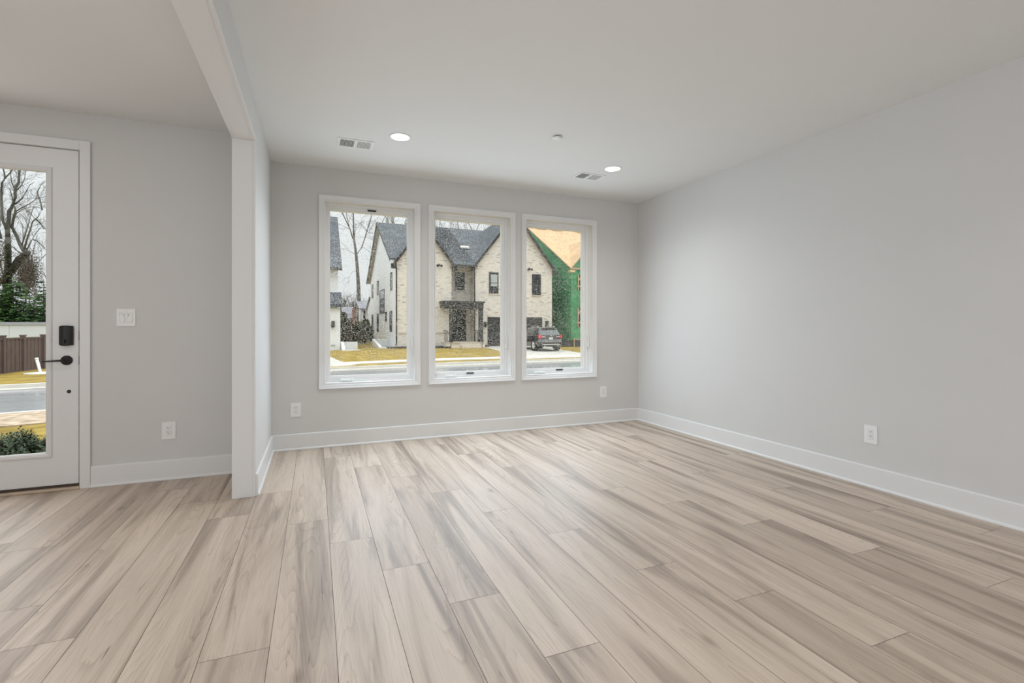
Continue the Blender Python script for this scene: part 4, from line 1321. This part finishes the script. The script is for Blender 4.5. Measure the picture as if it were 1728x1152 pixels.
    for s in (-1, 1):
        MB().cyl((CARX + s * 0.52, CARY - 0.02, CARZ + 0.36), (CARX + s * 0.52, CARY + 0.12, CARZ + 0.36), 0.045, n=12).build('exhaust_tip', M['chrome'], root)
car_build()

# ================================================================== PLANTS AND FENCES
def twigs(mb, rnd, p, d, L, r, depth, m=0, up=0.25, spread=0.75, kids=3, n=4):
    """recursive bare branch"""
    p, d = Vector(p), Vector(d).normalized()
    pts, q, dd = [p], p.copy(), d.copy()
    k = 3
    for i in range(k):
        dd = (dd + Vector((rnd.gauss(0, 0.16), rnd.gauss(0, 0.16), rnd.gauss(0, 0.12) + up * 0.12))).normalized()
        q = q + dd * (L / k)
        pts.append(q.copy())
    mb.tube(pts, [r * (1 - 0.55 * i / k) for i in range(k + 1)], n if depth > 1 else 3, m, caps=False)
    if depth <= 0: return
    for j in range(kids + (rnd.random() < 0.4)):
        t = rnd.uniform(0.25, 1.0)
        b = pts[min(k, int(t * k) + 0)].lerp(pts[min(k, int(t * k) + 1)], t * k - int(t * k))
        v = Vector((rnd.gauss(0, 1), rnd.gauss(0, 1), rnd.gauss(0, 1)))
        v = (v - dd * v.dot(dd)).normalized()
        nd = (dd + v * spread * rnd.uniform(0.6, 1.3) + Vector((0, 0, up * 0.5))).normalized()
        twigs(mb, rnd, b, nd, L * rnd.uniform(0.52, 0.78), max(r * 0.52, 0.006), depth - 1, m, up, spread, kids, n)

def limb(mb, rnd, pts, r0, r1, tw=0, tl=1.5, tr=0.05, td=2, m=0, n=7):
    pts = [Vector(p) for p in pts]
    N_ = len(pts) - 1
    mb.tube(pts, [r0 + (r1 - r0) * i / N_ for i in range(N_ + 1)], n, m)
    for _ in range(tw):
        t = rnd.uniform(0.1, 1) * N_
        i = min(N_ - 1, int(t))
        p = pts[i].lerp(pts[i + 1], t - i)
        dd = (pts[i + 1] - pts[i]).normalized()
        v = Vector((rnd.gauss(0, 1), rnd.gauss(0, 1), rnd.gauss(0, 0.6)))
        v = (v - dd * v.dot(dd)).normalized()
        twigs(mb, rnd, p, dd * 0.7 + v * 0.9 + Vector((0, 0, 0.2)), tl * rnd.uniform(0.6, 1.3), tr, td, m)

def leaf(mb, rnd, p, s, m=0, droop=0.0):
    u = Vector((rnd.gauss(0, 1), rnd.gauss(0, 1), rnd.gauss(0, 1) - droop)).normalized()
    v = u.cross(Vector((rnd.gauss(0, 1), rnd.gauss(0, 1), rnd.gauss(0, 1)))).normalized()
    p = Vector(p)
    mb.add([p, p + u * s * 0.5 + v * s * 0.26, p + u * s, p + u * s * 0.5 - v * s * 0.26], [(0, 1, 2, 3)], m)

def pxpath(pts, Y, rnd=None, j=0.0):
    return [at_y(x, y, Y + (rnd.gauss(0, j) if rnd else 0)) for x, y in pts]

# tall bare tree between the two houses
def tall_tree():
    rnd = random.Random(3)
    Y = 66.0
    base = at_y(606.5, 545, Y)
    root = empty('bare_tree', (base.x, Y, -0.5), 'tall bare tree with a forked trunk rising between the white house and the brick house', 'tree', 'bare winter trees behind the houses')
    mb = MB()
    trunk = [Vector((base.x + 0.1, Y, -0.6))] + pxpath([(606.3, 540), (605.6, 510), (604.7, 480), (603, 451.6), (600.7, 427), (598.5, 411), (596.8, 400)], Y)
    rad = [0.42, 0.34, 0.27, 0.23, 0.20, 0.165, 0.14, 0.105]
    mb.tube(trunk, rad, 10)
    mb.build('trunk', M['bark'], root)
    def br_(pts, r0, r1, tw, ext=None, tl=2.4):
        mb = MB()
        p = pxpath(pts, Y, rnd, 0.35)
        p[0] = at_y(*pts[0], Y)
        if ext: p = p + [p[-1] + Vector(e) for e in ext]
        limb(mb, rnd, p, r0 * 0.9, r1 * 0.8, int(tw * 0.55 + 0.5), tl, 0.022, 2)
        mb.build('branch', M['bark'], root)
    br_([(597.0, 402), (596.4, 385), (596.2, 360)], 0.115, 0.05, 9, [(0, 0, 2), (0.4, 0, 5), (0.3, 0.3, 8)])
    br_([(597.6, 406), (594, 398.5), (591, 387), (585.5, 376), (578, 359.6)], 0.10, 0.05, 9, [(-0.8, 0, 2.4), (-1.2, 0.5, 5)])
    br_([(589.3, 381.5), (586.5, 371), (584.3, 359.6)], 0.06, 0.03, 4, [(-0.3, 0, 2), (-0.2, 0, 4)])
    br_([(590, 386.7), (580, 381.5), (570, 376.5)], 0.04, 0.02, 4)
    br_([(602.4, 428.5), (610.3, 417.7), (616, 400.8), (619.3, 388.4), (623.9, 377), (627.8, 361)], 0.09, 0.04, 10, [(0.5, 0, 3), (0.8, 0, 5.5)])
    br_([(619, 389.5), (622.7, 393), (628, 393.3), (636, 394)], 0.05, 0.025, 4)
    br_([(619, 389), (611, 380), (603.5, 371.4)], 0.035, 0.02, 4)
    br_([(599.5, 428.5), (590, 424.5), (583.8, 415.5)], 0.035, 0.015, 4)
    br_([(603.5, 458), (595, 458), (588, 470)], 0.03, 0.012, 4)
    br_([(598.3, 404), (599.3, 385), (602, 377), (608, 376.5), (616, 370)], 0.045, 0.02, 5)
tall_tree()

def generic_tree(x, y, h, seed, label, mbark='bark', name='bare_tree', group='bare winter trees behind the houses', depth=4, r=0.24, clear=0.35, kids=3, spread=0.7, zb=-0.6):
    rnd = random.Random(seed)
    root = empty(name, (x, y, zb), label, 'tree', group)
    mb = MB()
    pts = [Vector((x, y, zb))]
    for k in range(1, 7): pts.append(Vector((x + rnd.gauss(0, 0.25), y + rnd.gauss(0, 0.25), zb + h * 0.62 * k / 6)))
    mb.tube(pts, [r * (1 - 0.1 * k) for k in range(7)], 8)
    mb.build('trunk', M[mbark], root)
    mb = MB()
    for j in range(9):
        t = rnd.uniform(clear, 1.0)
        i = min(5, int(t * 6))
        p = pts[i].lerp(pts[i + 1], t * 6 - i)
        a = rnd.uniform(0, 6.28)
        twigs(mb, rnd, p, Vector((math.cos(a) * 0.75, math.sin(a) * 0.75, rnd.uniform(0.5, 1.3))), h * rnd.uniform(0.16, 0.26), r * 0.42, depth, kids=kids, spread=spread)
    twigs(mb, rnd, pts[-1], Vector((0, 0, 1)), h * 0.2, r * 0.4, depth, kids=kids, spread=spread)
    mb.build('crown', M[mbark], root)
    return root
LBL = 'bare tree behind the brick house, its branches showing over the dark roof ridge'
for i, (px, Y, h, r) in enumerate(((752, 74, 24, 0.20), (772, 70, 25, 0.24), (790, 78, 25, 0.18), (806, 72, 25, 0.24), (822, 80, 25, 0.2), (670, 76, 24, 0.3), (690, 70, 26, 0.32))):
    generic_tree(X_at(px, Y), Y, h, 40 + i, LBL, r=r * 0.8, depth=3, kids=2)
# brushy bare trees and evergreens in the gap between the houses
def thicket(name, pxs, Y, zt, seed, label, m, leaves=0, lm=None, cat='tree', group=None, h0=-0.6, r=0.10, leafs=0.25, depth=3):
    rnd = random.Random(seed)
    x = X_at(pxs, Y)
    root = empty(name, (x, Y, h0), label, cat, group)
    mb = MB()
    h = zt - h0
    for j in range(6):
        a = rnd.uniform(0, 6.28)
        twigs(mb, rnd, (x + 0.2 * math.cos(a), Y + 0.2 * math.sin(a), h0), (math.cos(a) * 0.35, math.sin(a) * 0.35, 1), h * rnd.uniform(0.40, 0.5), r, depth, up=0.5, kids=4, spread=0.8)
    mb.build('stems', m, root)
    if leaves:
        mb = MB()
        for _ in range(leaves):
            t = rnd.random() ** 0.8
            rr = h * 0.38 * math.sin(min(1, t * 1.1 + 0.12) * 3.0) ** 0.6 if t < 0.95 else 0.1 * h
            a, q = rnd.uniform(0, 6.28), math.sqrt(rnd.random())
            leaf(mb, rnd, (x + rr * q * math.cos(a), Y + rr * q * math.sin(a), h0 + h * t), leafs * rnd.uniform(0.6, 1.3))
        mb.build('foliage', lm, root)
    return root
def zpx(px, py, Y): return at_y(px, py, Y).z
B1 = 'brushy bare tree in the gap between the white house and the brick house'
for i, (px, py, Y) in enumerate(((579, 478, 68), (590, 490, 72), (613, 492, 73), (619, 499, 76))):
    thicket('brushy_tree', px, Y, zpx(px, py, Y), 60 + i, B1, M['twig'], group='brushy trees in the gap between the houses', depth=3, r=0.10)
thicket('holly_bush', 577, 55, zpx(577, 528, 55), 71, 'leafy olive bush against the right edge of the white house', M['twig'], 1800, M['ivy'], 'bush', leafs=0.30)
thicket('evergreen_bush', 606, 56, zpx(606, 545, 58), 72, 'green evergreen bush at the foot of the tall forked tree', M['twig'], 2600, M['green2'], 'bush', leafs=0.30)
thicket('evergreen_bush', 617, 55, zpx(617, 541, 56), 73, 'green evergreen bush touching the rear corner of the sided house', M['twig'], 2200, M['green2'], 'bush', leafs=0.30)
for i, px in enumerate((580, 590, 600, 611)):
    thicket('bramble', px, 49 + (i % 2), zpx(px, 563, 49), 80 + i, 'dark brown bramble across the back of the gap between the two houses', M['twig'], 700, M['dryleaf'], 'bush', group='brambles in the gap between the houses', leafs=0.2, depth=4, r=0.05)

# ---- seen through the front door: fence, long white wall, evergreens, old tree
FX0, FY0 = at_y(-3, 600, 27.0).x, 27.0
fz = -0.92
fr = empty('board_fence', (-12.3, 30, fz), 'dark brown board fence across the road, seen through the front door', 'fence')
def fpt(px, Y): return Vector((X_at(px, Y), Y, fz))
p_end, p_start = fpt(72, 30.2), fpt(4, 27.4)
dirf = (p_end - p_start).normalized()
nf = Vector((dirf.y, -dirf.x, 0))
p_far = p_start - dirf * 6
top = 1.66
L_ = (p_end - p_far).length
nb = int(L_ / 0.135)
posts = [0.0]
mb = MB()
for k in range(nb):
    a = p_far + dirf * (L_ * k / nb + 0.008)
    b = p_far + dirf * (L_ * (k + 1) / nb - 0.008)
    mb.prism([a + Vector((0, 0, 0.03)), b + Vector((0, 0, 0.03)), b + Vector((0, 0, top - 0.09)), a + Vector((0, 0, top - 0.09))], nf * (0.022 if k % 2 else 0.034))
mb.build('board_panel', M['fence'], fr)
for z0, z1 in ((0.05, 0.14), (top - 0.12, top - 0.04)):
    mb = MB().prism([p_far + Vector((0, 0, z0)), p_end + Vector((0, 0, z0)), p_end + Vector((0, 0, z1)), p_far + Vector((0, 0, z1))], nf * 0.055)
    mb.build('rail', M['fence'], fr)
pl = [p_end, p_start]
mid = p_start + (p_end - p_start) * 0.47
pl.append(mid)
for k in range(1, 5): pl.append(p_start - dirf * (1.45 * k))
for p in pl:
    mb = MB().box(p.x - 0.06, p.x + 0.09, p.y - 0.08, p.y + 0.08, fz - 0.1, fz + top + 0.02)
    mb.box(p.x - 0.08, p.x + 0.11, p.y - 0.10, p.y + 0.10, fz + top + 0.02, fz + top + 0.07)
    mb.build('post', M['fence'], fr)

lw = empty('panel_wall', (-22, 36, -1), 'long white panel wall with a grey cap behind the brown fence', 'wall')
Y = 36.0
zt = at_y(40, 543.3, Y).z
mb = MB()
for k in range(20):
    x = -44 + k * 2.0
    mb.box(x + 0.01, x + 1.99, Y, Y + 0.25, -1.2, zt - 0.16)
mb.box(-44, -4, Y + 0.02, Y + 0.2, -1.2, zt - 0.16)
mb.build('panels', M['longwall'], lw)
MB().box(-44, -4, Y - 0.06, Y + 0.3, zt - 0.16, zt).build('cap', M['walltop'], lw)

a, b = at_y(61.5, 604, 27.2), at_y(69.5, 633, 27.0)
pp = empty('leaning_pipe', (b.x, b.y, gz(b.x, b.y)), 'white plastic pipe leaning out of the grass before the brown fence', 'pipe')
d = (a - b)
MB().tube([b - d * 0.12, a], 0.055, 12).build('tube', M['pvc'], pp)
MB().lathe(a, d, [(0.062, -0.08), (0.062, 0.0), (0.045, 0.0), (0.045, -0.04), (0.0, -0.04)], 14).build('collar', M['pvc'], pp)
gzp = gz(b.x, b.y)
o = MB().lathe((b.x + 0.1, b.y - 0.1, gzp - 0.02), (0, 0, 1), [(0.62, 0), (0.60, 0.05), (0.12, 0.07), (0.0, 0.07)], 20).build('concrete_pad', M['curbc'], loc=(b.x, b.y, gzp))
tag(o, 'pale round concrete pad in the grass at the foot of the leaning pipe', 'concrete pad')

def conifer(px, py, Y, seed, label, wid=0.30):
    rnd = random.Random(seed)
    x, zt = X_at(px, Y), zpx(px, py, Y)
    zb = -1.0
    h = zt - zb
    root = empty('evergreen_tree', (x, Y, zb), label, 'tree', 'evergreens behind the white wall')
    MB().tube([(x, Y, zb), (x, Y, zb + h * 0.97)], [0.10, 0.015], 7).build('trunk', M['bark'], root)
    mb = MB()
    for k in range(560):
        t = 1 - math.sqrt(rnd.random())
        t = min(0.985, t)
        z = zb + h * (0.06 + 0.93 * t)
        R = h * wid * (1 - t) ** 0.8 * rnd.uniform(0.75, 1.1) + 0.06
        a = rnd.uniform(0, 6.283)
        u = Vector((math.cos(a), math.sin(a), 0))
        nseg = max(3, int(R / 0.11))
        for i in range(nseg):
            q = (i + 1) / nseg
            c = Vector((x, Y, z)) + u * R * q + Vector((0, 0, -R * 0.30 * q + R * 0.16 * q * q))
            for s in (-1, 0, 1):
                w = Vector((-u.y, u.x, 0)) * s
                e = c + (u * (0.20 if s == 0 else 0.10) + w * 0.20 * (1.25 - q * 0.7)) * rnd.uniform(0.7, 1.3) + Vector((0, 0, rnd.uniform(-0.09, 0.03)))
                sd = (e - c).cross(Vector((rnd.gauss(0, .4), rnd.gauss(0, .4), 1))).normalized() * 0.050
                mb.add([c - sd, c + sd, e], [(0, 1, 2)])
    mb.build('foliage', M['conifer'], root)
EV = ['tall pointed evergreen in front of the old bare tree, seen through the door', 'rounded evergreen behind the white wall at the left edge of the view', 'bushy evergreen beside the right edge of the door glass', 'slim evergreen tip touching the right edge of the door glass', 'low evergreen between the pointed one and the right-hand one']
for i, (px, py, Y, l, w) in enumerate(((22, 456, 38.6, 0, 0.34), (-4, 482, 38.2, 1, 0.42), (58, 494, 38.4, 2, 0.40), (74, 466, 40.2, 3, 0.2), (40, 505, 38.7, 4, 0.40))):
    conifer(px, py, Y, 90 + i, EV[l], w)

def old_tree():
    rnd = random.Random(17)
    Y = 46.0
    b = at_y(11, 520, Y)
    root = empty('old_tree', (b.x, Y, -1.0), 'large old bare tree with ivy and a broken limb, seen through the front door', 'tree')
    mb = MB()
    mb.tube([Vector((b.x - 0.1, Y, -1.1))] + pxpath([(11, 520), (12.5, 483), (13.2, 455), (13.9, 425), (13.5, 400)], Y), [0.42, 0.36, 0.24, 0.20, 0.17, 0.15], 10)
    mb.build('trunk', M['barklight'], root)
    def br_(pts, r0, r1, tw, ext=None, m='barklight', tl=1.5, td=2):
        mb = MB()
        p = pxpath(pts, Y, rnd, 0.25)
        p[0] = at_y(*pts[0], Y)
        if ext: p += [p[-1] + Vector(e) for e in ext]
        limb(mb, rnd, p, r0, r1 * 0.7, int(tw * 0.5 + 0.5), tl * 0.85, 0.011, td)
        return mb.build('branch', M[m], root)
    br_([(13.5, 400), (12.6, 389.7), (14.7, 371.6), (15.8, 355.8), (21.4, 346.8), (26, 333), (25.4, 318.5), (31.6, 307), (32.7, 287)], 0.15, 0.06, 20, [(0.1, 0, 1.2), (0.2, 0, 2.6)])
    br_([(12.6, 389.7), (8, 378), (4.5, 371.6), (2.8, 349), (2.3, 319.7), (3.4, 308.4), (8.5, 300.5), (17, 291.5)], 0.11, 0.04, 18, [(0.4, 0, 0.8)])
    br_([(8.5, 300.5), (7, 290), (4, 280)], 0.06, 0.03, 6, [(-0.2, 0, 1)])
    br_([(4, 478), (16, 458), (32, 438), (44, 428), (47.5, 426)], 0.34, 0.24, 6, None, 'bark')
    br_([(44, 428), (39, 421), (34.7, 414), (28.2, 398), (20.3, 383), (22, 371.6), (26.5, 355.8), (24.3, 348)], 0.13, 0.09, 12)
    br_([(24.8, 358), (34, 352), (44, 347), (52, 342.5), (60, 336), (65, 325)], 0.045, 0.02, 10)
    br_([(26, 361), (38, 353), (52, 349), (66, 350), (72, 354)], 0.03, 0.015, 6)
    br_([(25, 345), (37, 335), (46, 320), (50, 312), (58, 307)], 0.05, 0.02, 10)
    br_([(24, 345), (20, 330), (16, 318), (9, 312)], 0.04, 0.02, 6)
    br_([(25.5, 320), (20, 308), (18, 295), (17, 280)], 0.045, 0.02, 8)
    br_([(27, 322), (36, 313), (42, 300), (43, 288)], 0.045, 0.02, 10)
    br_([(40, 424), (46, 402), (52, 385), (55, 374), (60, 369)], 0.07, 0.035, 10)
    br_([(36, 416), (42, 398), (48, 378), (53, 360), (57, 350)], 0.05, 0.02, 8)
    br_([(55, 374), (64, 366), (73, 352)], 0.04, 0.02, 6)
    br_([(60, 369), (68, 376), (74, 386)], 0.05, 0.03, 6)
    br_([(56, 404), (62, 406), (70, 413), (76, 419)], 0.05, 0.025, 5)
    br_([(44, 424), (52, 408), (60, 394), (72, 380)], 0.05, 0.02, 8)
    br_([(1, 402), (-4, 380), (-8, 350), (-6, 320)], 0.10, 0.05, 10)
    br_([(71, 354), (69, 343), (67, 335), (63, 325), (69, 312), (76, 306)], 0.04, 0.02, 8)
    mb = MB()
    for _ in range(7500):        # dead leaves still hanging on the lower right side
        u, v, w = rnd.gauss(0, 0.42), rnd.gauss(0, 0.5), rnd.gauss(0, 0.40)
        px, py = 46 + u * 26 + w * 4, 462 + w * 44 - u * 4
        if px > 74 or py < 415: continue
        leaf(mb, rnd, at_y(px, py, Y + v * 2.2), 0.095 * rnd.uniform(0.6, 1.4), 0, 0.5)
    for _ in range(1500):
        px, py = rnd.uniform(-10, 12), rnd.uniform(405, 480)
        leaf(mb, rnd, at_y(px, py, Y + rnd.gauss(0, 1.0)), 0.095 * rnd.uniform(0.6, 1.4), 0, 0.5)
    mb.build('dead_leaves', M['dryleaf'], root)
    mb = MB()
    for _ in range(1500):
        t = rnd.random()
        if rnd.random() < 0.5: p = at_y(12.5 + rnd.gauss(0, 2.6), 505 - t * 95, Y - rnd.uniform(0.1, 0.3))
        else: p = at_y(4 + t * 42 + rnd.gauss(0, 1.5), 478 - t * 52 + rnd.gauss(0, 3.4), Y - rnd.uniform(0.15, 0.4))
        leaf(mb, rnd, p, 0.15 * rnd.uniform(0.6, 1.3), 0, 0.6)
    mb.build('ivy', M['ivy'], root)
old_tree()
B2 = 'distant bare tree beyond the evergreens, seen through the front door'
for i, (px, Y, h) in enumerate(((-6, 60, 17), (50, 66, 17), (88, 62, 18))):
    generic_tree(X_at(px, Y), Y, h, 120 + i, B2, r=0.10, depth=3, kids=2, group='distant bare trees seen through the front door', clear=0.2, zb=-1.0)

# low evergreen shrub just outside the front door
def shrub(cx, cy, r, h, seed, label, n=4600):
    rnd = random.Random(seed)
    zb = gz(cx, cy)
    root = empty('foundation_shrub', (cx, cy, zb), label, 'shrub', 'clipped evergreen shrubs outside the front door')
    mb = MB()
    tips = []
    for k in range(46):
        a, q = rnd.uniform(0, 6.283), math.sqrt(rnd.random())
        hh = h * math.sqrt(max(0.05, 1 - (q * 0.93) ** 2)) * rnd.uniform(0.85, 1.12)
        t = Vector((cx + r * q * math.cos(a), cy + r * q * math.sin(a), zb + hh))
        b = Vector((cx + 0.25 * r * q * math.cos(a), cy + 0.25 * r * q * math.sin(a), zb))
        mb.tube([b, b.lerp(t, 0.5) + Vector((0, 0, 0.05)), t], [0.010, 0.007, 0.003], 5)
        tips.append((b, t))
    mb.build('stems', M['twig'], root)
    mb = MB()
    for b, t in tips:
        ax = (t - b).normalized()
        for j in range(n // 46):
            q = 0.35 + 0.68 * rnd.random() ** 0.7
            p = b.lerp(t, q) + Vector((rnd.gauss(0, 0.03), rnd.gauss(0, 0.03), rnd.gauss(0, 0.02)))
            a = rnd.uniform(0, 6.283)
            side = ax.cross(Vector((math.cos(a), math.sin(a), 0.2))).normalized()
            u = (ax * rnd.uniform(0.2, 1.0) + side).normalized()
            v = u.cross(ax).normalized()
            s = rnd.uniform(0.026, 0.048)
            mb.add([p, p + u * s * 0.45 + v * s * 0.20, p + u * s, p + u * s * 0.45 - v * s * 0.20], [(0, 1, 2, 3)])
    mb.build('foliage', M['shrub'], root)
for i, (px, Y, r, h) in enumerate(((-22, 6.35, 0.36, 0.45), (16, 6.3, 0.34, 0.47), (55, 6.25, 0.36, 0.46), (95, 6.3, 0.34, 0.44))):
    shrub(X_at(px, Y), Y, r, h, 200 + i, 'dark green leafy shrub in the row just outside the front door')
